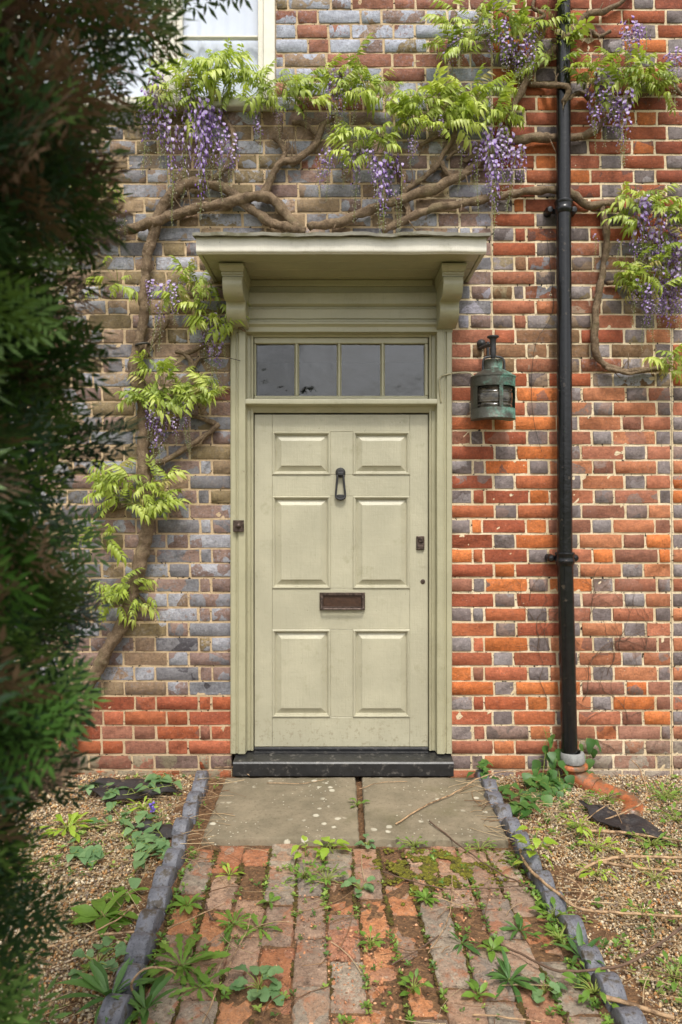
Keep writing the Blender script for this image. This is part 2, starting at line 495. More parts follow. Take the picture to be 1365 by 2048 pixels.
M['twig'] = surf('dry_stem', lin(168,138,104), .8, .35, 50, .4, 200, .002, col2=lin(108,84,60), c2s=30, c2t=(.5,.6))
M['twig_dark'] = surf('dark_stem', lin(98,76,60), .8, .35, 50, .4, 200, .002)
M['vine_wire'] = surf('dark_wire', lin(52,48,42), .6, .2)
M['cable'] = surf('cream_cable', lin(168,160,128), .55, .15)
M['membrane'] = surf('torn_membrane', lin(48,44,44), .6, .4, 12, .5, 60, .006, col2=lin(92,80,68), c2s=18, c2t=(.56,.66))
M['wleaf'] = m_leaf('wisteria_leaf', lin(148,168,54), lin(212,220,124), .38)
M['wleaf3'] = m_leaf('wisteria_leaf_bronze', lin(142,136,70), lin(190,176,112), .34)
M['wleaf2'] = m_leaf('wisteria_leaf_mature', lin(118,140,50), lin(176,190,92), .35)
M['petiole'] = surf('green_stem', lin(128,140,62), .6, .2)
M['petal'] = m_leaf('lilac_petal', lin(184,160,220), lin(222,208,240), .4, .6)
M['keel'] = m_leaf('violet_petal', lin(138,96,196), lin(172,134,216), .3, .55)
M['bud'] = m_leaf('silver_bud', lin(168,162,146), lin(206,200,186), .15, .7)
M['weed'] = m_leaf('weed_leaf', lin(84,120,40), lin(124,156,62), .3)
M['weed_dark'] = m_leaf('dark_weed_leaf', lin(58,96,44), lin(92,128,60), .25)
M['weed_blue'] = m_leaf('grey_green_leaf', lin(84,120,74), lin(122,152,100), .25, .55)
M['weed_lime'] = m_leaf('lime_leaf', lin(138,170,46), lin(178,200,84), .4)
M['moss'] = surf('moss_tufts', lin(122,118,30), .95, .45, 70, 1.0, 200, .01, col2=lin(76,66,26), c2s=40, c2t=(.5,.62))
M['moss_dark'] = surf('joint_moss', lin(84,66,26), .95, .45, 70, 1.0, 200, .008, col2=lin(96,94,30), c2s=30, c2t=(.5,.6))
M['pebble'] = m_attr('pebbles', .75, .2, 200)
M['straw'] = m_attr('straw', .8, .2, 200)
M['seedling'] = m_attr('seedlings', .5, .2, 60, .3)
M['yew'] = m_attr('conifer_needles', .45, .25, 80, .18, .1)
M['yew_twig'] = surf('conifer_twig', lin(92,62,44), .9, .4, 40, .6, 120, .004)
M['pane'] = m_glass('old_pane', 1.95, .02, .25, (.8,.84,.9))
M['window_pane'] = m_glass('window_pane', 1.75, .01, .1, (.98,.99,1))
M['curtain'] = surf('net_curtain', (.66,.70,.80), .9, .04, 6, .1, 60)
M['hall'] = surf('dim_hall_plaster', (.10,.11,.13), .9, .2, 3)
M['lens'] = None
t = NT('ribbed_lens'); pz = t.pos()
sx = t.n('SeparateXYZ'); t.set(sx, '0', pz)
n_ = t.noise(t.pos((14,14,30)), 1.6, 4, .7)
M['lens'] = t.bsdf(Base_Color=t.mix(t.step(n_, .35, .65), lin(40,38,34), lin(98,92,82)), Roughness=.14, Coat_Weight=.4, Metallic=.2)
M['grass_far'] = surf('rough_ground', lin(92,96,58), .95, .3, 2, .3, 20)
M['verdigris'] = m_verdigris()
M['bluebell'] = surf('bluebell_petal', lin(120,100,190), .6, .2)
# ------------------------------------------------------------------ ground
rng = random.Random(11)
def struct(name, mb, mt, **k):
    return tag(mb.build(name, mt, **k), kind='structure')
g = MB(); g.box(-400, 400, -400, 3, -.6, -.055)
struct('ground', g, M['grass_far'])

# ------------------------------------------------------------------ brickwork
COURSES = []
y_ = 863.0
while y_ > -320: y_ -= 29.05
y_ += 0
tops = []
yy = 863.0
while yy > -330:
    tops.append((yy, 29.05)); yy -= 29.05
tops = tops[::-1]
yy = 863 + 29.5
while yy < 1560:
    tops.append((yy, 29.5)); yy += 29.5
BL = [lin(148,149,155), lin(132,132,137), lin(162,163,170), lin(118,116,119)]
OL = [lin(142,121,94), lin(132,115,84), lin(150,126,104), lin(136,113,90)]
PU = [lin(136,113,102), lin(144,118,106), lin(128,105,96)]
RB = [lin(146,98,78), lin(136,90,72), lin(154,104,84)]
RD = [lin(164,88,55), lin(175,100,64), lin(154,82,56), lin(170,97,68)]
OR = [lin(196,112,58), lin(190,106,56), lin(204,120,66)]
PK = [lin(178,114,80), lin(172,108,80), lin(186,122,86), lin(162,104,80)]
GR = [lin(122,110,108), lin(132,121,119), lin(112,100,97), lin(142,133,132)]
def brick_colour(px, py, kind, wall):
    r = rng.random(); c = rng.choice
    t2, am = c(BL), 0.0
    if wall == 'left':
        if py > 1386:
            col = c(RD) if r < .7 else c(RB); t2, am = c(RB), rng.choice([0, 0, .3])
            if py > 1500: col, t2, am = c(RD + RB + PU), lin(140,128,104), rng.choice([.2, .5])
        elif py < 215:
            if r < .42: col, am, t2 = c(RB), rng.choice([0, 0, .15, .4]), lin(160,164,178)
            elif r < .75: col, am, t2 = c(OL + PU), rng.choice([.3, .6, .5]), lin(164,168,182)
            else: col, am, t2 = lin(158,162,174), rng.choice([0, .2]), c(OL)
        else:
            low = min(1, max(0, (py - 700) / 400))
            near = min(1, max(0, (px - 250) / 180)) if px < 470 else .4
            pb = .20 + .28 * low * near
            if px > 900: pb = .35
            if r < pb: col, am, t2 = c(BL), rng.choice([.1, .15, .25, .4]), c(OL if low < .8 else PU + [lin(70,66,70)])
            elif r < pb + .14 + .2 * low: col, am, t2 = c(PU), rng.choice([.1, .3, .5]), c(BL)
            elif r < .985: col, am, t2 = c(OL), rng.choice([0, .05, .15, .35, .5]), c(BL)
            else: col, am = c(RB), .3
            if am and rng.random() < .5 and col in OL: am += .15
            if px > 890: col = mul(c(PU), 1.05) if r < .6 else c(BL); t2 = lin(150,146,156)
    else:
        grey = (kind == 'H' and r < .74) or (kind == 'S' and r < .03) or (kind == 'C' and r < .35)
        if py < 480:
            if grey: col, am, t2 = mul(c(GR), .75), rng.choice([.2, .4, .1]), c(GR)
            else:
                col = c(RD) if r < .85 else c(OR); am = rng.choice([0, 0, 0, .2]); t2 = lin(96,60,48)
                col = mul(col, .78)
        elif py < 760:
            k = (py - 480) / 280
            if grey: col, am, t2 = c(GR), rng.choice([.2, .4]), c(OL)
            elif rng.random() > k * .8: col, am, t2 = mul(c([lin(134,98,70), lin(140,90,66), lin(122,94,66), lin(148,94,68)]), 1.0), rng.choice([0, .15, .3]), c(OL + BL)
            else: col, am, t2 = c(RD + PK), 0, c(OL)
        else:
            if grey: col, am, t2 = c(GR), rng.choice([.1, .3, .45]), c(GR + PU)
            else:
                right = px > 1140
                col = c(PK if right else RD) if r < .72 else (c(OR) if r < (.86 if right else .93) else c(RB))
                am, t2 = rng.choice([0, 0, 0, .18]), c(RB + PU)
            if py > 1440: col = tuple(.72*x + .28*y for x, y in zip(col, lin(132,110,96)))
        if py > 1470 and px > 1140: col, am, t2 = tuple(.5*x+.5*y for x, y in zip(col, lin(140,122,108))), .4, lin(150,138,122)
    k = rng.uniform(.86, 1.14)
    return mul(col, k), t2, am

HOLES = {'left': [(3, -400, 552, 222)], 'right': [], 'strip': []}
def gen_course(row, xs, xe, wall, py, h, phase, off=0.0):
    """bricks between pixels xs -> xe (either direction)"""
    out = []; d = 1 if xe > xs else -1
    seq = ['S', 'H'] if phase == 0 else ['H', 'C', 'S']
    x = xs + off * d; i = 0
    W = {'S': 83, 'H': 39, 'C': 20}
    while (xe - x) * d > 4:
        if i < len(seq): kind = seq[i]
        else: kind = 'H' if seq and out[-1][5] in ('S',) else 'S'
        wd = W[kind] + rng.uniform(-2.2, 2.2)
        if rng.random() < .04 and wall == 'left' and kind == 'S': wd *= .72
        x2 = x + d * wd
        if (x2 - xe) * d > 0: x2 = xe
        a, b = min(x, x2), max(x, x2)
        if b - a > 6: out.append((a, b, py, py + h, wall, kind))
        x = x2 + d * rng.uniform(3.2, 4.8); i += 1
    return out
bricks = []
for i, (ty, pit) in enumerate(tops):
    h = pit - rng.uniform(3.5, 4.7); ph = i % 2
    if ty > 648: bricks += gen_course(i, 464, -250, 'left', ty, h, ph)
    elif ty > 215: bricks += gen_course(i, 983, -250, 'left', ty, h, ph)
    else:
        bricks += gen_course(i, 983, 553, 'left', ty, h, ph); bricks += gen_course(i, 2, -250, 'left', ty, h, ph)
    if ty > 648:
        bricks += gen_course(i, 904, 1342, 'right', ty, h, ph)
        bricks += gen_course(i, 1348, 1640, 'strip', ty, h, 1 - ph)
    else:
        bricks += gen_course(i, 987, 1640, 'right', ty, h, ph)

def brick_mesh(a, b, t, bt):
    """front verts etc in world, returns (verts 12, faces)"""
    p0, p1 = P(a, bt), P(b, t)
    j = lambda s=.0016: rng.uniform(-s, s)
    y0 = rng.uniform(-.0015, .0025); tx, tz = j(.0009), j(.0004)
    x0, x1, z0, z1 = p0.x, p1.x, p0.z, p1.z
    W_, H_ = x1-x0, z1-z0
    c_ = lambda: rng.uniform(.0008, .0042)
    # ten-point worn outline: clipped corners plus mid points
    cs = [(x0+c_(), z0), (x0+W_*rng.uniform(.3,.7), z0+j(.0022)), (x1-c_(), z0), (x1, z0+c_()), (x1+j(.0015), z0+H_*.5),
          (x1-c_(), z1), (x0+W_*rng.uniform(.3,.7), z1+j(.0022)), (x0+c_(), z1), (x0, z1-c_()), (x0+j(.0015), z0+H_*.45)]
    cs = [(x+j(.001), z+j(.001)) for x, z in cs]
    mx_, mz_ = (x0+x1)/2, (z0+z1)/2
    v = [(x, .05, z) for x, z in cs]
    v += [(x, .0024+j(.0008), z) for x, z in cs]
    for x, z in cs:
        e = rng.uniform(.0008, .0022)
        sx_, sz_ = (x-mx_)/(W_*.5), (z-mz_)/(H_*.5)
        v.append((x-sx_*e, y0+tx*sx_+tz*sz_+j(.0005), z-sz_*e))
    f = [(20, 20+k, 21+k) for k in range(1, 9)]
    for k in range(10):
        l = (k+1) % 10
        f += [(10+k, 10+l, 20+l), (10+k, 20+l, 20+k), (k, l, 10+l), (k, 10+l, 10+k)]
    return v, f
FB = brick_mesh(0, 80, 0, 25)[1]
FBn = np.array(FB)
def hidden(px, py):
    if 465 < px < 900 and py > 655: return True
    if 400 < px < 965 and 470 < py < 655: return True
    hb = 235 if py > 350 else 330
    return px < hb or px > 1365 or py < 0 or py > 1552
walls = {}
walls['left'] = thing('brick_wall', 'old brick wall of mottled blue-grey and olive bricks left of and above the door', 'wall', P(230, 1560, .1))
walls['right'] = thing('brick_wall', 'orange-red brick wall with grey headers right of the door, behind the black downpipe', 'wall', P(1150, 1560, .1))
walls['strip'] = thing('brick_wall', 'narrow strip of red brickwork at the right edge, right of the straight vertical joint', 'wall', P(1360, 1560, .1))
for wname, root in walls.items():
    bl = [b for b in bricks if b[4] == wname]
    sc_ = []
    for b in bl:
        cx, cy = (b[0]+b[1])/2, (b[2]+b[3])/2
        sc_.append((0 if hidden(cx, cy) else 1) * (min(b[1], 1365)-b[0]) + rng.random() * .3)
    order = sorted(range(len(bl)), key=lambda i: -sc_[i])
    single = set(i for i in order[:298] if sc_[i] > 5)
    SV, SF, SC, ST = [], [], [], []
    for i, b in enumerate(bl):
        v, f = brick_mesh(b[0], b[1], b[2], b[3])
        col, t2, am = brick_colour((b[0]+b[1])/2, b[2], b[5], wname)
        c4 = np.array((*col, rng.random())); t4 = np.array((*t2, am))
        v = np.array(v)
        if i in single:
            np_mesh('brick', v, FBn, M['brick'], root, tuple(v[20:].mean(0)), np.tile(c4, (30,1)), extra={'tint': np.tile(t4, (30,1))})
        else:
            SF.append(FBn + 30*len(SV)); SV.append(v); SC.append(np.tile(c4, (30,1))); ST.append(np.tile(t4, (30,1)))
    if SV:
        o = np_mesh('brick_courses', np.concatenate(SV), np.concatenate(SF), M['brick'], root, tuple(root.location), np.concatenate(SC), extra={'tint': np.concatenate(ST)})
        o['kind'] = 'stuff'
def mortar(rects, root, y1=.30):
    mb = MB()
    for (a, t_, b, bt) in rects:
        p0, p1 = P(a, bt), P(b, t_)
        # gridded front so the joints are not dead flat
        nx, nz = max(1, int((p1.x-p0.x)/.022)), max(1, int((p1.z-p0.z)/.022))
        n0 = len(mb.v)
        for i in range(nx+1):
            for j in range(nz+1):
                x = p0.x+(p1.x-p0.x)*i/nx; z = p0.z+(p1.z-p0.z)*j/nz
                mb.v.append(Vector((x, max(.0010, .0042+.0030*noise.noise(Vector((x*15, z*15, 3)))+.003*noise.noise(Vector((x*41, z*41, 8)))), z)))
        for i in range(nx):
            for j in range(nz):
                k = n0+i*(nz+1)+j
                mb.f.append((k, k+nz+1, k+nz+2, k+1)); mb.m.append(0)
        mb.box(p0.x, p1.x, .02, y1, p0.z, p1.z)
    mb.build('mortar', M['mortar'], root)
mortar([(-250, 222, 464, 1575), (464, 222, 984, 655), (552, -330, 984, 222), (-250, -330, 3, 222)], walls['left'])
mortar([(904, 655, 1344.5, 1575), (985, 640, 1344.5, 655), (984.6, -330, 1640, 640)], walls['right'])
mortar([(1345.5, 640.5, 1640, 1575)], walls['strip'])

# ------------------------------------------------------------------ dim hall behind door and fanlight
X = lambda px: (px-683)/S
Z = lambda py: CAM_H+(1000-py)/S
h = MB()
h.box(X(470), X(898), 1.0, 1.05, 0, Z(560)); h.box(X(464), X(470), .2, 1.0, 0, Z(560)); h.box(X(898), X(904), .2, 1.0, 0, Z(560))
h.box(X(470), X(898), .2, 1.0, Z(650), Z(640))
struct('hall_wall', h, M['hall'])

# ------------------------------------------------------------------ door frame
root = thing('door_frame', 'sage green moulded timber door frame with a four-pane fanlight over the door', 'door frame', (X(684), 0, Z(1523)))
zb, zt = Z(1504), Z(648)
def jamb(sgn):
    prof = [(463,.10),(463,-.018),(465,-.023),(473.5,-.025),(475,-.017),(477.5,-.0165),(478.5,-.026),(481,-.030),(483,-.0285),(493,-.0275),(495,.02),(497.5,.024),(501,.024),(503,.016),(506.5,.022),(507,.10)]
    pts = []
    for px, y in prof:
        x = X(px)
        if sgn > 0: x = X(683+(683-px)+1)
        pts.append((x, y))
    l0 = [(x, y, zb) for x, y in pts]; l1 = [(x, y, zt) for x, y in pts]
    n = 24; ls = []
    for i in range(n+1):
        z = zb+(zt-zb)*i/n
        ls.append([(x+.0012*noise.noise(Vector((x*9, z*5, 1))), y+.0012*noise.noise(Vector((x*9, z*5, 7))), z) for x, y in pts])
    return MB().loops(ls, True, True)
jamb(-1).build('jamb', M['paint_frame'], root, 35); jamb(1).build('jamb', M['paint_frame'], root, 35)
def hbar(name, x0, x1, prof, mt=M['paint_frame'], parent=root):
    """horizontal moulding: prof (y, py) list around"""
    pts = [(y, Z(py)) for y, py in prof]
    ls = []
    n = 20
    for i in range(n+1):
        x = X(x0)+(X(x1)-X(x0))*i/n
        ls.append([(x, y+.001*noise.noise(Vector((x*6, z*9, 2))), z+.0012*noise.noise(Vector((x*6, z*9, 5)))) for y, z in pts])
    return MB().loops(ls, True, True).build(name, mt, parent, 35)
# head with stepped mouldings, transom under the fanlight
hbar('head', 462.5, 904.5, [(.10,646),(-.037,646),(-.043,648),(-.043,652),(-.034,654),(-.030,656),(-.0275,657),(-.0275,666),(.02,668),(.026,672),(.10,672)])
hbar('transom', 493.5, 873.5, [(.10,797),(.010,797),(-.030,800),(-.033,803),(-.033,809),(-.026,811),(.012,813),(.018,819),(.03,824),(.10,824)])
# fanlight: frame, bars, panes
FY = .045
fl = MB()
fz0, fz1 = Z(798), Z(671)
def barbox(mb, a, b, t_, bt, y0, y1, bev=.004): mb.box(X(a), X(b), y0, y1, Z(bt), Z(t_), 0, bev)
f = MB(); barbox(f, 507.2, 859, 789.5, 797, FY-.012, FY+.03); barbox(f, 507.2, 859, 672, 684, FY-.012, FY+.03)
barbox(f, 507.2, 511, 684.2, 789.3, FY-.012, FY+.03); barbox(f, 852, 859, 684.2, 789.3, FY-.012, FY+.03)
ff = f.build('fanlight_frame', M['paint_frame'], root)
for a, b in ((588.5,598),(674.5,684),(762.5,772)):
    l = []
    xa, xb = X(a), X(b); xm = (xa+xb)/2
    prof = [(xa, FY+.02),(xa, FY+.006),(xm-.004, FY-.011),(xm+.004, FY-.011),(xb, FY+.006),(xb, FY+.02)]
    MB().loops([[(x, y, Z(789.3)) for x, y in prof], [(x, y, Z(684.2)) for x, y in prof]], True, True).build('glazing_bar', M['paint_frame'], ff)
for k, (a, b) in enumerate(((511,588.5),(598,674.5),(684,762.5),(772,852))):
    ty = .006*rng.uniform(-1, 1)
    pm = MB(); n = 6; vs = []; fs = []
    for i in range(n+1):
        for j in range(n+1):
            x = X(a)+(X(b)-X(a))*i/n; z = Z(789.3)+(Z(684.2)-Z(789.3))*j/n
            vs.append((x, FY+.010+.0012*noise.noise(Vector((x*7, z*7, k)))+ty*(i/n-.5), z))
    for i in range(n):
        for j in range(n):
            q = i*(n+1)+j; fs.append((q, q+n+1, q+n+2, q+1))
    pm.add(vs, fs).build('pane', M['pane'], root, True)
# frieze boards above the head, between the brackets
hbar('frieze_board', 466, 902, [(.10,561),(-.012,561),(-.012,587),(.10,587)])
hbar('frieze_board', 466.5, 901.5, [(.10,587.2),(-.030,587.2),(-.036,590),(-.036,611),(-.030,613),(-.016,616),(-.016,619),(.10,619)])
hbar('frieze_board', 466, 902, [(.10,619.2),(-.026,619.2),(-.032,622),(-.032,640),(-.024,641.5),(-.024,645.8),(.10,645.8)])

# ------------------------------------------------------------------ door canopy with two console brackets
root = thing('door_canopy', 'sage green flat door canopy with a wavy lead top, on two scrolled brackets', 'canopy', (X(684), 0, 2.59))
PR = .43
kx = (CAM_D-PR)/CAM_D
cx0, cx1 = (393-683)/S*kx, (974-683)/S*kx
cz0, cz1 = CAM_H+(1000-506)/S*kx, CAM_H+(1000-474)/S*kx
m = MB(); 
pr = [(-PR+.02, cz0),(-PR+.010, cz0),(-PR+.010, cz0+.0025),(-PR+.006, cz0+.003),(-PR+.002, cz0+.006),(-PR, cz0+.011),(-PR, cz0+.016),(-PR, cz0+.05),(-PR, cz1-.004),(-PR+.002, cz1),(-PR+.02, cz1)]
ls = []
for i in range(25):
    x = cx0+(cx1-cx0)*i/24
    ls.append([(x, y+.0015*noise.noise(Vector((x*5, z*20, 2))), z+.002*noise.noise(Vector((x*5, 2, 5)))) for y, z in pr])
m.loops(ls, True, True).build('fascia', M['cream'], root, 35)
for s_, xa, xb in ((-1, cx0, cx0+.022), (1, cx1-.022, cx1)):
    m = MB(); m.box(xa+.0005, xb-.0005, -PR+.0205, .005, cz0+.002, cz1-.002, 0, .003); m.build('side_fascia', M['paint_frame'], root)
nb = 4
for i in range(nb):
    ya = -PR+.021+(PR+.015)*i/nb; yb = -PR+.021+(PR+.015)*(i+1)/nb-.004
    m = MB(); m.box(cx0+.0225, cx1-.0225, ya, yb, cz0+.006+.0008*(i % 2), cz0+.026, 0, .002); m.build('soffit_board', M['paint_frame'], root)
m = MB(); m.box(X(500), X(866), -.030, -.0125, cz0-.026, cz0+.0055, 0, .004); m.build('soffit_moulding', M['paint_frame'], root)
# lead cover, wavy front drip edge, rising to the wall
m = MB(); vs = []; fs = []; nx, ny = 60, 8
wv = lambda x: .011*noise.noise(Vector((x*7, 1, 0)))+.006*noise.noise(Vector((x*19, 4, 0)))-.004
lx0, lx1 = cx0-.012, cx1+.014
for sd_ in (0, 1):
    for i in range(nx+1):
        x = lx0+(lx1-lx0)*i/nx
        for j in range(ny+1):
            t_ = j/ny
            y = -PR-.026+(PR+.03)*t_+.003*noise.noise(Vector((x*8, 7, 0)))
            z = cz1+.004+.05*t_+wv(x)*(1-t_)+.004*noise.noise(Vector((x*6, y*8, 0)))
            if sd_: z += .012+.003*noise.noise(Vector((x*14, y*5, 9)))
            else: z -= .003*(1-t_)**8
            vs.append((x, y, z))
N1 = (nx+1)*(ny+1)
for i in range(nx):
    for j in range(ny):
        q = i*(ny+1)+j
        fs += [(q, q+1, q+ny+2, q+ny+1), (N1+q, N1+q+ny+1, N1+q+ny+2, N1+q+1)]
for i in range(nx):
    q = i*(ny+1); fs.append((q, q+ny+1, N1+q+ny+1, N1+q)); q += ny; fs.append((q+ny+1, q, N1+q, N1+q+ny+1))
for j in range(ny):
    fs.append((j+1, j, N1+j, N1+j+1)); q = nx*(ny+1)+j; fs.append((q, q+1, N1+q+1, N1+q))
m.add(vs, fs); m.fix = True; m.build('lead_cover', M['lead'], root, 40)
def bracket(xa, xb):
    # side profile (y, z): a top cap, a bold upper scroll, a hollow and a lower scroll dying into the frame
    zt_ = cz0-.001
    pts = [(-.018, zt_-.045)]
    pts += [(-.285, zt_-.045)]
    cs = [(-.262,-.040),(-.262,-.056),(-.270,-.058),(-.274,-.072),(-.276,-.090),(-.272,-.114),(-.260,-.137),(-.240,-.153),(-.215,-.161),(-.168,-.161),(-.163,-.166),(-.160,-.182),(-.159,-.196),(-.164,-.198),(-.165,-.212),(-.158,-.234),(-.140,-.254),(-.112,-.268),(-.080,-.277),(-.038,-.284)]
    pts = [(-.038, zt_-.018)]+[(-.262, zt_-.018)]+[(y, zt_+(z if z > -.06 else -.06+(z+.06)*.86)) for y, z in cs]
    ls = [[(xa, y, z) for y, z in pts], [(xb, y, z) for y, z in pts]]
    b = 0.004
    mid = [(y+(0 if y > -.04 else b), z) for y, z in pts]
    ls = [[(xa, y, z) for y, z in mid], [(xa+b, y, z) for y, z in pts], [(xb-b, y, z) for y, z in pts], [(xb, y, z) for y, z in mid]]
    o = MB().loops(ls, True, True).build('bracket', M['paint_frame'], root, 40)
    c = MB()
    cp = [(-.036,-.0005),(-.302,-.0005),(-.306,-.004),(-.306,-.013),(-.296,-.020),(-.288,-.030),(-.284,-.034),(-.275,-.0345),(-.275,-.044),(-.268,-.046),(-.268,-.052),(-.036,-.052)]
    c.loops([[(xa-.010, y, zt_+z) for y, z in cp], [(xb+.010, y, zt_+z) for y, z in cp]], True, True)
    c.v = [Vector(((p_.x if p_.z > zt_-.022 else (xa-.004 if p_.x < (xa+xb)/2 else xb+.004)), p_.y, p_.z)) for p_ in c.v]
    c.build('bracket_cap', M['paint_frame'], o)
bracket(-.578, -.480); bracket(.497, .595)

# ------------------------------------------------------------------ front door
root = thing('front_door', 'closed sage green six-panel front door with iron knocker and bronze letter plate', 'door', (X(683), .045, Z(1500)))
DY = .040
def rb(name, a, b, t_, bt, y0=DY, dy=0.0):
    m = MB(); m.box(X(a)+.0004, X(b)-.0004, y0+dy, y0+.035, Z(bt)+.0004, Z(t_)-.0004, 0, .0015)
    return m.build(name, M['paint'], root)
rb('stile', 508, 544, 827, 1499); rb('stile', 822, 859, 827, 1499, dy=.0006)
rb('rail', 544, 822, 827, 862, dy=.0004); rb('rail', 544, 822, 949, 992, dy=.0007); rb('rail', 544, 822, 1179, 1262, dy=.0003); rb('rail', 544, 822, 1439, 1499, dy=.0006)
for t_, bt in ((862,949),(992,1179),(1262,1439)): rb('muntin', 661.5, 707.5, t_, bt, dy=.0009)
def panel(a, b, t_, bt):
    x0, x1, z0, z1 = X(a)-.0006, X(b)+.0006, Z(bt)-.0006, Z(t_)+.0006
    iv = [(0,.02),(0,-.003),(.004,-.0065),(.009,-.006),(.011,-.001),(.014,-.0005),(.0165,.012),(.020,.013),(.047,.0005),(.0475,-.004),(.050,-.0048)]
    ls = [[(x0+i, DY+y, z0+i), (x1-i, DY+y, z0+i), (x1-i, DY+y, z1-i), (x0+i, DY+y, z1-i)] for i, y in iv]
    MB().loops(ls, False, True).build('panel', M['paint'], root)
for t_, bt in ((862,949),(992,1179),(1262,1439)):
    panel(544, 661.5, t_, bt); panel(707.5, 822, t_, bt)
# knocker: boss, pear-shaped ring, striker
c = P(682, 945, DY-.018)
m = MB()
m.lathe((0,0,0), [(.001,-.02),(.016,-.02),(.021,-.012),(.027,-.006),(.027,0)], 20, cap0=True)
m.v = [Vector((c.x+p.x, DY+p.z, c.z+p.y)) for p in m.v]
kn = m.build('knocker', M['iron'], root, 40)
pts = []
pl = [(676,950),(673.8,975),(672.5,990),(674.5,996),(680,998.5),(684,998.5),(689.5,996),(691.5,990),(690,975),(687.5,950)]
pv, pr_ = catmull([(P(x, y, DY-.020), .0055 if 965 < y < 994 else .0068) for x, y in pl], .006)
MB().tube(pv, pr_, 8).build('knocker_ring', M['iron'], kn, True)
m = MB(); a, b = P(675, 998, 0), P(689, 985, 0); m.box(a.x, b.x, DY-.026, DY-.006, a.z, b.z-.01, 0, .004); m.build('striker', M['iron'], kn)
m = MB(); a, b = P(676, 951, 0), P(688, 944, 0); m.box(a.x, b.x, DY-.030, DY-.014, a.z, b.z, 0, .004); m.build('hinge_lug', M['iron'], kn)
# letter plate
lp = MB(); x0, x1, z0, z1 = X(640), X(731.5), Z(1222), Z(1187)
iv = [(0,0),(0,-.010),(.003,-.013),(.017,-.013),(.019,-.010),(.020,-.004)]
ls = [[(x0+i, DY+y, z0+i*.9), (x1-i, DY+y, z0+i*.9), (x1-i, DY+y, z1-i*.75), (x0+i, DY+y, z1-i*.75)] for i, y in iv]
lp.loops(ls, False, False)
lpo = lp.build('letter_plate', M['bronze'], root)
m = MB(); m.box(x0+.0195, x1-.0195, DY-.0035, DY-.001, z0+.017, z1-.0145); m.build('letter_flap', M['flap'], lpo)
pv, pr_ = catmull([(Vector((x0+.012, DY-.014, z1-.02)), .004),(Vector((x0+.011, DY-.022, z0+.02)), .0045),(Vector((x0+.013, DY-.028, z0+.009)), .005),(Vector((x0+.03, DY-.029, z0+.008)), .005),(Vector((x1-.03, DY-.029, z0+.008)), .005),(Vector((x1-.013, DY-.028, z0+.009)), .005),(Vector((x1-.011, DY-.022, z0+.02)), .0045),(Vector((x1-.012, DY-.014, z1-.02)), .004)], .008)
MB().tube(pv, pr_, 8).build('pull_handle', M['bronze'], lpo, True)
# rim lock cover and keyhole
m = MB(); m.box(X(835), X(851.5), DY-.008, DY, Z(1101), Z(1073), 0, .003)
lk = m.build('lock_plate', M['bronze'], root)
m = MB(); m.lathe((0,0,0), [(.001,-.016),(.010,-.016),(.013,-.013),(.014,-.008)], 18, cap0=True)
m.v = [Vector((X(843.5)+p.x, DY+p.z, Z(1081)+p.y)) for p in m.v]; m.build('cylinder', M['bronze'], lk, 40)
m = MB(); m.box(X(843.5)-.0014, X(843.5)+.0014, DY-.0166, DY-.0155, Z(1081)-.006, Z(1081)+.006); m.build('key_slot', M['dark_hole'], lk)
m = MB(); m.box(X(836.5), X(850), DY-.014, DY-.0085, Z(1100), Z(1092), 0, .002); m.build('finger_pull', M['bronze'], lk)
m = MB(); m.lathe((0,0,0), [(.001,-.003),(.009,-.003),(.0125,-.002),(.013,.0)], 18, cap0=True)
m.v = [Vector((X(848.5)+p.x, DY+p.z, Z(1165)+p.y)) for p in m.v]; kh = m.build('keyhole', M['bronze'], root, 40)
m = MB(); m.box(X(848.5)-.0018, X(848.5)+.0018, DY-.0040, DY-.0028, Z(1165)-.007, Z(1165)+.002)
m.box(X(848.5)-.0034, X(848.5)+.0034, DY-.0041, DY-.0028, Z(1165)+.0005, Z(1165)+.0065, 0, .001); m.build('key_slot', M['dark_hole'], kh)
m = MB(); m.box(X(508), X(859), DY-.012, DY-.0005, Z(1505.5), Z(1499.5), 0, .002); m.build('weather_strip', M['sill_black'], root)

# door bell on the left jamb
root = thing('door_bell', 'small square bronze door bell on the left door jamb', 'door bell', P(480, 1063, -.04))
m = MB(); m.box(X(469.5), X(491), -.044, -.036, Z(1063), Z(1040), 0, .002); m.build('back_plate', M['bronze'], root)
m = MB(); m.lathe((0,0,0), [(.001,-.058),(.007,-.057),(.0105,-.054),(.0125,-.049),(.0155,-.046),(.0155,-.0435)], 18, cap0=True)
m.v = [Vector((X(480.5)+p.x, p.z, Z(1051)+p.y)) for p in m.v]; m.build('button', M['bronze'], root, 40)

# threshold
root = thing('door_sill', 'black painted timber sill under the sage green door', 'door sill', (X(687), -.05, .03))
m = MB()
l = []
for i in range(13):
    x = X(473)+(X(902)-X(473))*i/12
    wob = .0015*noise.noise(Vector((x*4, 3, 0)))
    l.append([(x, -.10, .032), (x, -.104, .036), (x, -.104, .098+wob), (x, -.098, .106+wob), (x, -.02, .1105+wob), (x, .10, .1125), (x, .10, .032)])
m.loops(l, True, True).build('tread', M['sill_black'], root, 30)
m = MB(); m.box(X(508.5), X(858.5), .012, .075, .1135, Z(1506), 0, .003); m.build('weather_bar', M['sill_black'], root)

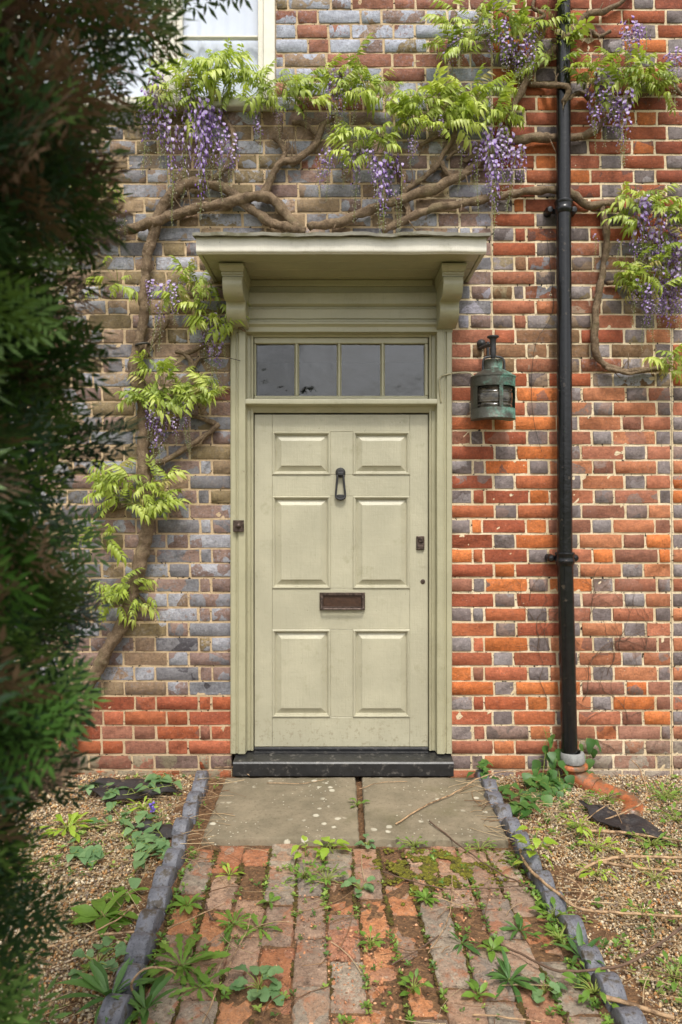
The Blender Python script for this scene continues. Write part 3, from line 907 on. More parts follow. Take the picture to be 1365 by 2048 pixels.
# ------------------------------------------------------------------ window top left
root = thing('casement_window', 'cream painted window with white net curtains above the wisteria, top left', 'window', P(280, 222, 0))
wx0, wx1, wz0, wz1 = X(4), X(551.5), Z(221), Z(-320)
m = MB(); m.box(wx0-.03, wx1+.004, -.045, .13, Z(221), Z(203), 0, .006); m.build('sill', M['cream'], root)
def wpart(name, a, b, t_, bt, y0, y1, mt=M['cream'], bev=.004):
    m = MB(); m.box(X(a), X(b), y0, y1, Z(bt), Z(t_), 0, bev); return m.build(name, mt, root)
wpart('jamb', 528, 551.3, -300, 202.6, -.012, .13); wpart('jamb', 4.5, 26, -300, 202.6, -.012, .13)
wpart('head', 4.5, 551.3, -320, -300.5, -.012, .13)
wpart('mullion', 318, 352, -300, 202.6, .0, .13)
for a, b in ((26.5,317.5),(352.5,527.5)):
    m = MB()
    m.box(X(a), X(a)+.030, .015, .05, Z(202), Z(-299), 0, .003); m.box(X(b)-.030, X(b), .015, .05, Z(202), Z(-299), 0, .003)
    m.box(X(a)+.0305, X(b)-.0305, .015, .05, Z(202), Z(189), 0, .003); m.box(X(a)+.0305, X(b)-.0305, .015, .05, Z(-290), Z(-299), 0, .003)
    fo = m.build('sash', M['cream'], root)
    for py in (68, -60, -180):
        m = MB(); m.box(X(a)+.0305, X(b)-.0305, .018, .045, Z(py+2.5), Z(py-2.5), 0, .003); m.build('glazing_bar', M['cream'], fo)
    for t_, bt in ((-290,-182.5),(-177.5,-62.5),(-57.5,65.5),(70.5,189)):
        m = MB(); xa, xb = X(a)+.031, X(b)-.031
        m.add([(xa,.035,Z(bt)),(xb,.0352,Z(bt)),(xb,.034,Z(t_)),(xa,.0345,Z(t_))], [(0,1,2,3)]).build('pane', M['window_pane'], fo)
vs = []; fs = []; n = 140
for i in range(n+1):
    x = wx0+(wx1-wx0)*i/n
    y = .072+.007*math.sin(x*60+3*math.sin(x*9))+.008*noise.noise(Vector((x*22, 1, 0)))
    vs += [(x, y, wz0), (x, y*.6+.03, wz1)]
for i in range(n): fs.append((2*i, 2*i+2, 2*i+3, 2*i+1))
MB().add(vs, fs).build('net_curtain', M['curtain'], root, True)
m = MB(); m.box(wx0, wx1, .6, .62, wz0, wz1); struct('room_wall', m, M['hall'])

# ------------------------------------------------------------------ downpipe
root = thing('downpipe', 'glossy black cast iron downpipe running down the red brick wall', 'downpipe', P(1139, 1520, -.09))
PY = -.075
def pt(px, py, y=PY): return P(px, py, y)
def pipe(x0, y0, x1, y1, r0, r1):
    pv, pr_ = catmull([(pt(x0, y0), r0), (pt((x0+x1)/2+.4, (y0+y1)/2), (r0+r1)/2), (pt(x1, y1), r1)], .05)
    return MB().tube(pv, pr_, 24).build('pipe_section', M['black_iron'], root, 60)
pipe(1127, -330, 1128, 408, .0355, .0362); pipe(1128, 404, 1130.5, 1112, .0372, .0385); pipe(1130.5, 1106, 1140, 1521, .0400, .0412)
for px, py, r in ((1128, 415, .046), (1130.7, 1117, .050)):
    c = pt(px, py)
    co = MB().lathe(c, [(r*.80,.034),(r*.98,.032),(r*1.02,.024),(r*.95,.018),(r*.93,-.002),(r*.98,-.006),(r*1.0,-.014),(r*.94,-.022),(r*.86,-.034),(r*.8,-.036)], 28).build('collar', M['black_iron'], root, 50)
    for sx_ in (-1, 1):
        m = MB()
        q = c+Vector((sx_*.062, .045, .0))
        m.lathe((0,0,0), [(.001,-.03),(.014,-.028),(.020,-.018),(.021,.03)], 14, cap0=True)
        m.v = [Vector((q.x+p.x, q.y+p.z, q.z+p.y)) for p in m.v]
        m.box(min(q.x, c.x), max(q.x, c.x), q.y-.004, q.y+.012, q.z-.012, q.z+.012, 0, .003)
        m.build('bracket_ear', M['black_iron'], co, 40)
# ------------------------------------------------------------------ salt-glazed drain bend
root = thing('drain_bend', 'glazed terracotta drain bend under the foot of the black downpipe', 'drain pipe', P(1150, 1570, -.1))
c = pt(1146, 1545); 
MB().lathe((c.x, c.y, 0), [(.040,.150),(.052,.151),(.058,.147),(.062,.110),(.058,.098),(.05,.096)], 26).build('cement_collar', M['cement'], root, 50)
MB().lathe((c.x, c.y, 0), [(.045,.092),(.070,.0935),(.076,.088),(.076,.075),(.068,.070),(.055,.058),(.052,.045)], 28).build('socket_rim', M['terracotta'], root, 50)
e = G(1262, 1640, -.03)
pv, pr_ = catmull([(Vector((c.x, c.y, .07)), .052), (Vector((c.x+.004, c.y-.004, .04)), .052), (Vector((c.x+.035, c.y-.04, .012)), .053), (Vector((c.x+.10, c.y-.11, -.010)), .053), (Vector((c.x+.2, c.y-.24, -.025)), .053), (e, .05)], .012)
MB().tube(pv, pr_, 22, seed=3).build('bend', M['terracotta'], root, True)
pv, pr_ = catmull([(Vector((c.x+.055, c.y-.06, .008)), .061), (Vector((c.x+.085, c.y-.093, -.004)), .061)], .01)
MB().tube(pv, pr_, 22).build('socket_rim', M['terracotta'], root, 50)

# ------------------------------------------------------------------ lantern
root = thing('wall_lantern', 'verdigris bronze ship lantern hanging from an iron bracket on the red wall', 'lantern', P(987, 840, -.12))
LY = -.115; k_ = (CAM_D+LY)/CAM_D
lc = P(987, 838, LY)
zz = lambda py: (838-py)/S*k_
r0 = 43.5/S*k_
A0, A1 = R(-112), R(112)
def shell(prof, name, mt=M['verdigris'], a0=A0, a1=A1, n=36, sm=40, par=root):
    """closed ring: profile goes out and back inside"""
    return MB().lathe(lc, prof, n, 0, a0, a1).build(name, mt, par, sm)
shell([(r0-.008, zz(819)),(r0-.001, zz(819)),(r0, zz(821)),(r0, zz(836)),(r0+.002, zz(837)),(r0+.002, zz(839.5)),(r0-.006, zz(840.5)),(.002, zz(838))], 'base_ring')
shell([(r0-.010, zz(776)),(r0-.001, zz(776)),(r0, zz(774)),(r0, zz(758)),(r0+.003, zz(757)),(r0+.003, zz(754.5)),(r0-.004, zz(753.5)),(r0*.80, zz(748)),(r0*.55, zz(742)),(r0*.44, zz(739.5))], 'upper_ring')
for a, hw in ((R(9), R(5)), (R(-82), R(26)), (R(96), R(14))):
    MB().lathe(lc, [(r0-.010, zz(818.5)),(r0-.0005, zz(818.5)),(r0-.0005, zz(776.5)),(r0-.010, zz(776.5))], 6, 0, a-hw, a+hw, ).build('upright', M['verdigris'], root, 40)
pf = []
rl = r0-.012
ys = np.linspace(818, 777, 41)
for y in ys:
    e_ = abs(y-797.5)
    pf.append((rl+(-.004*abs(math.sin((e_-9)*.42)) if e_ > 9 else -.001+.001*math.cos(e_*.2)), zz(y)))
shell(pf, 'ribbed_lens', M['lens'], sm=30)
bx, by = r0*math.sin(A1), lc.y+r0*abs(math.cos(A1))
m = MB(); m.box(lc.x-r0*math.sin(A1)-.004, lc.x+r0*math.sin(A1)+.004, by-.003, by+.006, lc.z+.002, lc.z+zz(752), 0, .003); bp = m.build('back_plate', M['verdigris'], root)
m = MB(); m.box(lc.x-.05, lc.x+.05, by+.0065, -.002, lc.z+.05, lc.z+.16, 0, .003); m.build('wall_block', M['iron'], root)
rc = 18.5/S*k_
chm = MB().lathe(lc, [(rc*1.02, zz(740)),(rc*1.05, zz(738.5)),(rc, zz(737)),(rc, zz(724)),(rc*1.04, zz(723)),(rc*1.04, zz(721)),(rc*.9, zz(720)),(.001, zz(718.5))], 28).build('chimney', M['verdigris'], root, 40)
for a in (R(15),):
    q = lc+Vector((rc*math.sin(a), -rc*math.cos(a), 0))
    for py in (724.5, 741):
        m = MB(); m.lathe((0,0,0), [(.001,-.007),(.0045,-.005),(.005,.002)], 10, cap0=True); m.v = [Vector((q.x+p.x, q.y+p.z-.0005, q.z+zz(py)+p.y)) for p in m.v]; m.build('screw', M['bronze'], chm, True)
# bail handle
hp = [(967.5,742),(967,732),(967.5,722),(970,716.5),(976,714),(987,713),(999,714),(1006,717),(1009,723),(1009.5,732),(1009.5,742)]
pv, pr_ = catmull([(P(x, y, LY), .0062) for x, y in hp], .008)
MB().tube(pv, pr_, 10).build('bail_handle', M['iron'], root, True)
for x in (967.3, 1009.5):
    q = P(x, 743, LY); m = MB(); m.lathe((q.x, q.y, q.z), [(.001,-.011),(.009,-.009),(.012,0),(.009,.009),(.001,.011)], 12); m.build('pivot', M['iron'], root, True)
# iron bracket: round wall plate, arm, socket tube with flange
m = MB(); q = P(987, 0, LY)
z_ = lambda py: P(0, py, LY).z
m.lathe((q.x, q.y, 0), [(.001, z_(717)),(.010, z_(717)),(.013, z_(714)),(.0155, z_(708)),(.0155, z_(699.5)),(.017, z_(699)),(.017, z_(697.5)),(.0150, z_(697)),(.0150, z_(680)),(.019, z_(677)),(.030, z_(675)),(.030, z_(672.5)),(.001, z_(672))], 20)
hk = m.build('hanging_socket', M['iron'], root, 40)
pv, pr_ = catmull([(q+Vector((-.01,.0,z_(690)-q.z)), .009), (Vector((q.x-.03, LY+.05, z_(688))), .0095), (Vector((q.x-.045, -.004, z_(687))), .010)], .01)
MB().tube(pv, pr_, 10).build('bracket_arm', M['iron'], hk, True)
m = MB(); qq = P(964, 687, -.01); m.lathe((0,0,0), [(.001,-.022),(.010,-.020),(.015,-.012),(.022,-.006),(.024,.006)], 16, cap0=True)
m.v = [Vector((qq.x+p.x, qq.y+p.z, qq.z+p.y)) for p in m.v]; m.build('wall_boss', M['iron'], hk, True)
m = MB(); m.box(X(974), X(979), -.012, .0, Z(712), Z(684), 0, .002); m.build('wall_strap', M['iron'], hk)
pv, pr_ = catmull([(P(883,806,-.03), .0042),(P(880,770,-.036), .0042),(P(882,754,-.036), .0042),(P(895,749,-.032), .0042),(P(912,746,-.012), .0045),(P(935,745,-.014), .0045),(P(945,749,-.02), .0045),(P(953,760,-.03), .0045)], .01)
MB().tube(pv, pr_, 7).build('supply_cable', M['cable'], root, True)
pv, pr_ = catmull([(P(951,762,-.03), .008),(P(958,752,-.05), .009),(P(968,743,-.08), .009)], .008)
MB().tube(pv, pr_, 10).build('cable_gland', M['bronze'], root, True)
# ------------------------------------------------------------------ path, slabs, edging
rng = random.Random(23)
LXf = lambda y: -.715 + .055 * (-y)          # left edging centre line
RXf = lambda y: .715 + .040 * (-y)
def grid_sheet(name, mt, x0, x1, y0, y1, z, amp, step, sc_=6, kind='structure', parent=None, seed=0):
    nx, ny = int((x1-x0)/step), int((y1-y0)/step)
    xs, ys = np.linspace(x0, x1, nx+1), np.linspace(y0, y1, ny+1)
    V = np.array([(x, y, z+amp*(noise.noise(Vector((x*sc_, y*sc_, seed)))+.5*noise.noise(Vector((x*sc_*3.1, y*sc_*3.1, seed+4))))) for x in xs for y in ys])
    idx = np.arange((nx+1)*(ny+1)).reshape(nx+1, ny+1)
    F = np.stack([idx[:-1,:-1], idx[1:,:-1], idx[1:,1:], idx[:-1,1:]], -1).reshape(-1, 4)
    o = np_mesh(name, V, F, mt, parent, ((x0+x1)/2, (y0+y1)/2, z), smooth=True)
    if kind: o['kind'] = kind
    return o
path = grid_sheet('brick_path', M['soil'], -.78, .92, -3.4, -.02, -.003, .006, .02, 9)
grid_sheet('gravel_bed', M['gravel_base'], -2.6, -.70, -3.4, .0, -.012, .014, .05, 4, seed=3)
grid_sheet('gravel_bed', M['gravel_base'], .74, 2.6, -3.4, .0, -.012, .014, .05, 4, seed=9)

def rough_slab(name, x0, x1, y0, y1, z0, z1, mt, parent, nx, ny, amp, rnd, tilt=(0,0), rot=0, seed=0, col=None, tint=None, jag=.0):
    """slab with a subdivided uneven top and worn edges"""
    cx, cy = (x0+x1)/2, (y0+y1)/2
    V = []; 
    def put(x, y, z):
        dx, dy = x-cx, y-cy
        c, s = math.cos(rot), math.sin(rot)
        V.append((cx+dx*c-dy*s, cy+dx*s+dy*c, z+tilt[0]*dx+tilt[1]*dy))
    F = []
    for i in range(nx+1):
        for j in range(ny+1):
            ug = lambda k, n_, d_: 0 if k == 0 else 1 if k == n_ else d_+(1-2*d_)*(k-1)/(n_-2)
            x = x0+(x1-x0)*ug(i, nx, .006/(x1-x0)); y = y0+(y1-y0)*ug(j, ny, .006/(y1-y0))
            ex = i in (0, nx); ey = j in (0, ny)
            z = z1+amp*(noise.noise(Vector((x*22, y*22, seed)))+.6*noise.noise(Vector((x*60, y*60, seed+2))))
            if ex or ey: z -= rnd*(1.0 if not (ex and ey) else 1.9)*rng.uniform(.6, 1.4)
            jx = jag*noise.noise(Vector((y*30, seed, 1))) if ex else 0
            jy = jag*noise.noise(Vector((x*30, seed, 5))) if ey else 0
            put(x+jx, y+jy, z)
    I = lambda i, j: i*(ny+1)+j
    for i in range(nx):
        for j in range(ny): F.append((I(i,j), I(i+1,j), I(i+1,j+1), I(i,j+1)))
    ring = [I(i,0) for i in range(nx+1)]+[I(nx,j) for j in range(1,ny+1)]+[I(i,ny) for i in range(nx-1,-1,-1)]+[I(0,j) for j in range(ny-1,0,-1)]
    n0 = len(V)
    for r_ in ring: V.append((V[r_][0], V[r_][1], z0))
    n = len(ring)
    for k in range(n): F.append((ring[k], n0+k, n0+(k+1) % n, ring[(k+1) % n]))
    V = np.array(V); F = np.array(F)
    ex = None
    if col is not None:
        col = np.tile(np.array(col), (len(V),1)); ex = {'tint': np.tile(np.array(tint), (len(V),1))}
    return np_mesh(name, V, F, mt, parent, (cx, cy, z1), col=col, extra=ex, smooth=False)

for lab, x0, x1, ya, tl in (('left worn stone slab with white lichen before the black door sill', -.585, .075, -.735, .002), ('right worn stone slab speckled with lichen before the black door sill', .105, .700, -.745, -.004)):
    o = rough_slab('stone_slab', x0, x1, ya, -.112, -.03, .032, M['slab'], None, 40, 40, .0022, .006, (tl, .004), tl*1.5, seed=x0*10, jag=.006)
    for p_ in o.data.polygons: p_.use_smooth = True
    o.data.set_sharp_from_angle(angle=R(50))
    tag(o, lab, 'paving slab', 'stone slabs at the door')

PC = [lin(172,138,112), lin(172,126,98), lin(162,138,118), lin(156,130,110), lin(178,146,122), lin(150,128,110), lin(174,122,94)]
PO = [lin(190,130,88), lin(182,122,84), lin(198,140,98), lin(172,114,80)]
PG = [lin(152,140,124), lin(142,130,118), lin(164,150,132)]
ncol = 12
pb_ = 0
bed_n = 0
for c in range(ncol):
    y = -.765 + rng.uniform(-.03, .05) if c % 2 else -.765-.11+rng.uniform(-.03, .03)
    if c % 2 == 0:
        segs = [(-.765, y+.006)]
    else: segs = []
    while y > -2.35:
        L = .216+rng.uniform(-.012, .010); segs.append((y, y-L)); y -= L+rng.uniform(.007, .016)
    for (ya, yb) in segs:
        ym = (ya+yb)/2
        xl, xr = LXf(ym)+.052, RXf(ym)-.052
        wd = (xr-xl)/ncol
        xa = xl+wd*c+rng.uniform(.0, .004); xb = xl+wd*(c+1)-rng.uniform(.0, .004)
        if ya-yb < .05: continue
        f_ = (ym+.75)/-1.0
        centre = max(0, 1-abs((xa+xb)/2-.02)/.32)
        r = rng.random()
        if r < .24+.55*centre*min(1, max(0, f_*1.3)): col, rough, dz = rng.choice(PO), .006, -.008
        elif r < .72: col, rough, dz = rng.choice(PC), .0025, 0
        else: col, rough, dz = rng.choice(PG), .002, .002
        k = rng.uniform(.95, 1.2); col = mul(col, k)
        # eroded corner rows at the sides are lower
        rough_slab('brick', xa, xb, yb, ya, -.05, .006+dz+rng.uniform(-.005, .006), M['path_brick'], path, 6, 9, rough*1.3, .0035+rough*.3, (rng.uniform(-.035,.035), rng.uniform(-.025,.025)), rng.uniform(-.02,.02), seed=rng.random()*50, col=(*col, rng.random()), tint=(*rng.choice(PC), .3), jag=.009)

# blue clay edging with a rounded crest on each tile
def edging(label, fx, x_of):
    root = thing('path_edging', label, 'edging', (x_of(-.8), -.8, 0), 'edging tiles along the path')
    y = -.03
    while y > -2.45:
        L = rng.uniform(.122, .134)
        ym = y-L/2; x = x_of(ym)+rng.uniform(-.011, .011)
        ang = rng.uniform(-.14, .14); tl = rng.uniform(-.16, .10); th = .029+rng.uniform(-.003, .005); dz = rng.uniform(-.007, .007)-(.018*min(1, max(0, (-y-.9)/.5)) if fx > 0 else .006)
        n = 10; prof = [(-L/2+.002, -.05)]
        for i in range(n+1):
            t_ = i/n; prof.append((-L/2+.002+(L-.004)*t_, .020+.050*math.sin(math.pi*t_)**.7))
        prof.append((L/2-.002, -.05))
        ls = []
        for sx_, ins in ((-th, .004), (-th+.004, 0), (th-.004, 0), (th, .004)):
            l = []
            for (v_, z) in prof:
                z2 = z-(ins if z > 0 else 0)+dz+tl*v_
                v2 = v_*(1-ins*6)
                l.append((x+sx_*math.cos(ang)-v2*math.sin(ang)*1.0, ym+sx_*math.sin(ang)+v2*math.cos(ang), z2+.0012*noise.noise(Vector((x*40, (ym+v2)*40, sx_*50)))))
            ls.append(l)
        MB().loops(ls, True, True).build('edging_tile', M['edge'], root, 50)
        y -= L+rng.uniform(.002, .014)
edging('row of blue-grey scalloped clay edging tiles along the left side of the brick path', -1, LXf)
edging('row of blue-grey scalloped clay edging tiles along the right side of the brick path', 1, RXf)

# ------------------------------------------------------------------ gravel
def icos():
    t_ = (1+5**.5)/2
    v = np.array([(-1,t_,0),(1,t_,0),(-1,-t_,0),(1,-t_,0),(0,-1,t_),(0,1,t_),(0,-1,-t_),(0,1,-t_),(t_,0,-1),(t_,0,1),(-t_,0,-1),(-t_,0,1)], float)
    v /= np.linalg.norm(v[0])
    f = np.array([(0,11,5),(0,5,1),(0,1,7),(0,7,10),(0,10,11),(1,5,9),(5,11,4),(11,10,2),(10,7,6),(7,1,8),(3,9,4),(3,4,2),(3,2,6),(3,6,8),(3,8,9),(4,9,5),(2,4,11),(6,2,10),(8,6,7),(9,8,1)])
    return v, f
IV, IF = icos()
nr = np.random.RandomState(5)
def pebbles(name, xy, smin, smax, cols, z=.0, label=None):
    N = len(xy)
    s = smin*np.exp(nr.rand(N)**2.2*math.log(smax/smin))
    V = IV[None].repeat(N, 0)*(1+.25*nr.randn(N, 12, 1)*.6)
    V = V*np.stack([s, s*nr.uniform(.6,1,N), s*nr.uniform(.45,.8,N)], 1)[:, None, :]
    q = nr.randn(N, 4); q[:,1:3] *= .5; q /= np.linalg.norm(q, axis=1)[:,None]
    w_, x, y, zq = q.T
    Rm = np.stack([1-2*(y*y+zq*zq), 2*(x*y-zq*w_), 2*(x*zq+y*w_), 2*(x*y+zq*w_), 1-2*(x*x+zq*zq), 2*(y*zq-x*w_), 2*(x*zq-y*w_), 2*(y*zq+x*w_), 1-2*(x*x+y*y)], 1).reshape(N,3,3)
    V = np.einsum('nij,nkj->nki', Rm, V)
    base = np.array([.014*(noise.noise(Vector((a*4, b*4, 3 if a < 0 else 9)))+.5*noise.noise(Vector((a*12.4, b*12.4, 7 if a < 0 else 13)))) for a, b in xy])
    V += np.concatenate([xy, (z+base+nr.uniform(-.002,.009,N))[:,None]], 1)[:,None,:]
    C = np.array(cols)[nr.randint(0, len(cols), N)]*nr.uniform(.75,1.15,(N,1))
    C = np.concatenate([C, np.ones((N,1))], 1)
    o = np_mesh(name, V.reshape(-1,3), (IF[None]+12*np.arange(N)[:,None,None]).reshape(-1,3), M['pebble'], None, (*xy.mean(0), 0), C.repeat(12, 0), smooth=name == 'gravel')
    o['kind'] = 'stuff'
    return o
GC = [lin(204,184,148), lin(190,166,126), lin(180,150,108), lin(170,132,86), lin(214,200,172), lin(156,142,122), lin(176,158,132), lin(138,116,92), lin(184,134,84), lin(196,174,138), lin(128,112,98)]
def bed(xa, xb, n, right):
    x = nr.uniform(xa, xb, n*3); y = -nr.uniform(.0, 1, n*3)**1.0*2.1
    e = (x > RXf(y)+.045) if right else (x < LXf(y)-.045)
    fr = np.abs(x) < .5*(3.6+y)+.3
    m_ = e & fr
    return np.stack([x[m_], y[m_]], 1)[:n]
xy = bed(.7, 2.0, 27000, True); pebbles('gravel', xy, .0034, .0090, GC, -.008)
xy = bed(-2.0, -.6, 24000, False); pebbles('gravel', xy, .0034, .0090, GC, -.008)
# loose grit in the joints of the path
xy = np.stack([nr.uniform(-.62, .72, 2600), -nr.uniform(.72, 2.2, 2600)], 1)
o = pebbles('path_grit', xy, .0018, .0045, [lin(140,110,84), lin(110,84,62), lin(170,120,80), lin(90,72,56)], -.006)

def cr(px0, px1, py0, py1, n, sx=60, sy=45):
    out = []
    while len(out) < n:
        g_ = G(rng.gauss((px0+px1)/2, sx), rng.gauss((py0+py1)/2, sy))
        if g_.y < -.8: out.append((g_.x, g_.y))
    return out
xy = np.array(cr(600,760,1860,1960,420)+cr(650,750,1960,2060,300)+cr(860,960,1860,1960,110,60,50)+cr(820,1000,1740,1800,120,80,25)+cr(480,600,1800,1960,120,90,70))
pebbles('brick_crumbs', xy, .002, .0075, [lin(198,140,98), lin(186,128,90), lin(172,116,84), lin(204,154,116), lin(150,108,82)], .004)

# ------------------------------------------------------------------ torn membrane
def membrane(label, pts, z):
    m = MB(); n = len(pts)
    a = [G(*p) for p in pts]
    c = sum(a, Vector())/n
    ring = []
    for i in range(n):
        for k in range(4):
            ring.append(a[i].lerp(a[(i+1) % n], k/4)+Vector((rng.uniform(-.012,.012), rng.uniform(-.012,.012), 0)))
    ls = []
    for t_ in (1, .8, .6, .4, .2, .02):
        ls.append([c.lerp(p, t_)+Vector((0, 0, z+.035*noise.noise(Vector((c.lerp(p,t_).x*11, c.lerp(p,t_).y*16, 4)))+.012*(1-t_))) for p in ring])
    m.loops(ls, False, True)
    bot = [[p-Vector((0,0,.004)) for p in l] for l in ls]
    m.loops([ls[0], bot[0]])
    o = m.build('ground_membrane', M['membrane'], None, 60)
    tag(o, label, 'weed membrane')
membrane('torn dark membrane lying against the wall foot in the left gravel bed', [(160,1590),(215,1570),(330,1572),(365,1588),(300,1604),(235,1612)], .03)
membrane('dark membrane strip half buried in gravel beside the left edging', [(260,1650),(330,1662),(365,1660),(372,1680),(330,1686),(280,1672)], .018)
membrane('torn dark membrane strip in the right gravel bed beyond the drain bend', [(1160,1614),(1215,1632),(1330,1668),(1335,1694),(1260,1680),(1190,1650)], .026)

# ------------------------------------------------------------------ leaf templates
def blade_mesh(name, mt, L, W, prof, n=7, droop=.0, fold=.15, jag=0.0, lobes=0, wave=0.0, seed=0):
    vs, fs = [], []
    for i in range(n+1):
        t_ = i/n
        wd = W*.5*np.interp(t_, [p[0] for p in prof], [p[1] for p in prof])
        if lobes: wd *= 1-jag*(.5+.5*math.cos(t_*lobes*2*math.pi))
        z = -droop*L*t_*t_
        wv_ = wave*W*math.sin(t_*9+seed)
        y = L*t_*(1-.12*droop*t_)
        vs += [(-wd, y, z+fold*wd+wv_), (0, y, z), (wd, y, z+fold*wd-wv_)]
    for i in range(n):
        a = 3*i; fs += [(a, a+1, a+4, a+3), (a+1, a+2, a+5, a+4)]
    me = bpy.data.meshes.new(name); me.from_pydata(vs, [], fs); me.materials.append(mt)
    me.polygons.foreach_set('use_smooth', [True]*len(fs)); me.update()
    return me
OVAL = [(0,.08),(.12,.25),(.35,.85),(.55,1),(.8,.7),(1,.0)]
LANCE = [(0,.12),(.2,.4),(.5,1),(.75,.8),(1,.0)]
SPAT = [(0,.14),(.3,.2),(.55,.6),(.78,1),(.93,.75),(1,.1)]
HEART = [(0,.45),(.06,.85),(.2,1),(.45,.82),(.75,.42),(1,0)]
RUNC = [(0,.12),(.25,.35),(.6,.85),(.8,1),(.92,.7),(1,.05)]
T = {
 'dandelion': [blade_mesh('leaf', M['weed'], 1, .24, RUNC, 16, d, .2, .55, 5, .03, d) for d in (.25,.45,.6)],
 'dock': [blade_mesh('leaf', M['weed'], 1, .42, OVAL, 10, d, .25, .10, 6, .05, d) for d in (.2,.4,.6)],
 'lance': [blade_mesh('leaf', M['weed_dark'], 1, .20, LANCE, 9, d, .35, 0, 0, .02, d) for d in (.2,.45,.7)],
 'heart': [blade_mesh('leaf', M['weed_blue'], 1, .82, HEART, 8, d, .18, 0, 0, .03, d) for d in (.15,.3,.45)],
 'ivy': [blade_mesh('leaf', M['weed_dark'], 1, .80, HEART, 8, d, .22, 0, 0, .04, d) for d in (.15,.3,.45)],
 'spoon': [blade_mesh('leaf', M['weed_lime'], 1, .26, SPAT, 8, d, .2, 0, 0, .03, d) for d in (.2,.4,.6)],
 'small': [blade_mesh('leaf', M['weed'], 1, .46, OVAL, 6, d, .2, 0, 0, .03, d) for d in (.2,.4,.6)],
 'mallow': [blade_mesh('leaf', M['weed_blue'], 1, .95, [(0,.3),(.2,.75),(.55,1),(.85,.8),(1,.25)], 14, d, .25, .28, 4, .05, d) for d in (.2,.35,.5)],
 'sprout': [blade_mesh('leaf', M['weed_lime'], 1, .78, [(0,.35),(.15,.8),(.4,1),(.7,.6),(1,0)], 12, d, .2, .22, 4, .03, d) for d in (.2,.35,.5)],
}
def put_leaf(root, kind, base, az, pitch, L, roll=0.0):
    o = bpy.data.objects.new('leaf', rng.choice(T[kind]))
    COL.objects.link(o); o.parent = root
    o.location = Vector(base)-wloc(root)
    q = Quaternion((0,0,1), az) @ Quaternion((1,0,0), pitch) @ Quaternion((0,1,0), roll)
    o.rotation_mode = 'QUATERNION'; o.rotation_quaternion = q; o.scale = (L, L, L)
    return o
def rosette(label, px, py, kind, n, L, pitch=(.25, .7), cat='weed', group='weeds on the path and gravel', z=.012, name='weed', stems=True, spread=.0):
    g_ = G(px, py, z)
    root = thing(name, label, cat, g_, group)
    a0 = rng.random()*6
    m = MB()
    for i in range(n):
        az_ = a0+i*2.4+rng.uniform(-.3,.3)
        t_ = i/n
        l = L*rng.uniform(.65, 1.1)*(1-.35*t_)
        pi_ = pitch[0]+(pitch[1]-pitch[0])*t_+rng.uniform(-.1,.1)
        r_ = spread*rng.random()**.5 if spread else .004
        b = g_+Vector((-math.sin(az_)*r_, math.cos(az_)*r_, .002+(.03*rng.random() if spread else 0)))
        if spread or stems:
            m.tube([g_+Vector((0,0,-.004)), g_.lerp(b, .5)+Vector((0,0,.006)), b], [.0016, .0014, .001], 5)
        put_leaf(root, kind, b, az_, pi_, l, rng.uniform(-.4,.4))
    if m.v: m.build('stem', M['petiole'], root, True)
    return root
def vine(label, pts, kind, L, n, cat='vine', wall=False, name='bindweed', leafz=.02):
    """trailing stems through world points with leaves along them"""
    root = thing(name, label, cat, pts[0][0])
    m = MB()
    for line in pts:
        pv, pr_ = catmull([(p, .0017) for p in line], .03)
        m = MB(); m.tube(pv, pr_, 5)
        k = max(2, int(n/len(pts)))
        for i in range(k):
            p = pv[int((i+.5)/k*(len(pv)-1))]
            off = Vector((rng.uniform(-.045,.045), rng.uniform(-.045,.045), rng.uniform(.006, leafz)))
            if wall: off = Vector((rng.uniform(-.05,.05), -rng.uniform(.008,.04), rng.uniform(-.03,.03)))
            q = p+off
            m.tube([p, p.lerp(q, .6)+Vector((0,0,.008)), q], [.0012,.001,.0009], 4)
            if wall: put_leaf(root, kind, q, math.pi+rng.uniform(-1.0,1.0), rng.uniform(-1.2,-.5), L*rng.uniform(.6,1.15), rng.uniform(-.4,.4))
            else: put_leaf(root, kind, q, rng.uniform(0,6.28) if rng.random() < .4 else math.pi+rng.uniform(-1.3,1.3), rng.uniform(-.35,.35), L*rng.uniform(.6,1.15), rng.uniform(-.3,.3))
        m.build('stem', M['petiole'], root, True)
    return root

# --- left bed
vine('grey-green bindweed with heart-shaped leaves sprawling over the left gravel bed', [
  [G(180,1570,.03), G(240,1590,.04), G(300,1578,.05), G(350,1570,.04)], [G(190,1650,.02), G(250,1640,.03), G(310,1655,.03), G(340,1700,.03)],
  [G(230,1620,.03), G(270,1680,.03), G(290,1720,.03), G(250,1760,.02)], [G(320,1570,.03), G(330,1545,.06)], [G(300,1690,.03), G(340,1720,.03)],
  [G(150,1700,.02), G(190,1715,.03), G(230,1700,.03)]], 'heart', .062, 105)
rosette('bright lime clump of spoon-shaped leaves beside the hedge on the left gravel', 135, 1662, 'spoon', 26, .11, (.2, .9), spread=.03)
rosette('small lime clump beside the fallen purple flowers in the left bed', 286, 1622, 'spoon', 20, .075, (.3, 1.0), spread=.025)
rosette('broad-leaved dock in the left gravel bed between hedge and edging', 205, 1835, 'dock', 11, .16, (.15, .6), name='dock')
rosette('smaller dock with crinkled leaves left of the edging tiles', 250, 1790, 'dock', 7, .12, (.1, .5), name='dock')
rosette('dark green strap-leaved clump at the bottom left beside the edging', 222, 2000, 'lance', 16, .17, (.4, 1.15), name='strap_leaf_clump')
rosette('second dark strap-leaved clump, growing over the lowest left edging tile', 292, 2020, 'lance', 13, .14, (.4, 1.15), name='strap_leaf_clump')
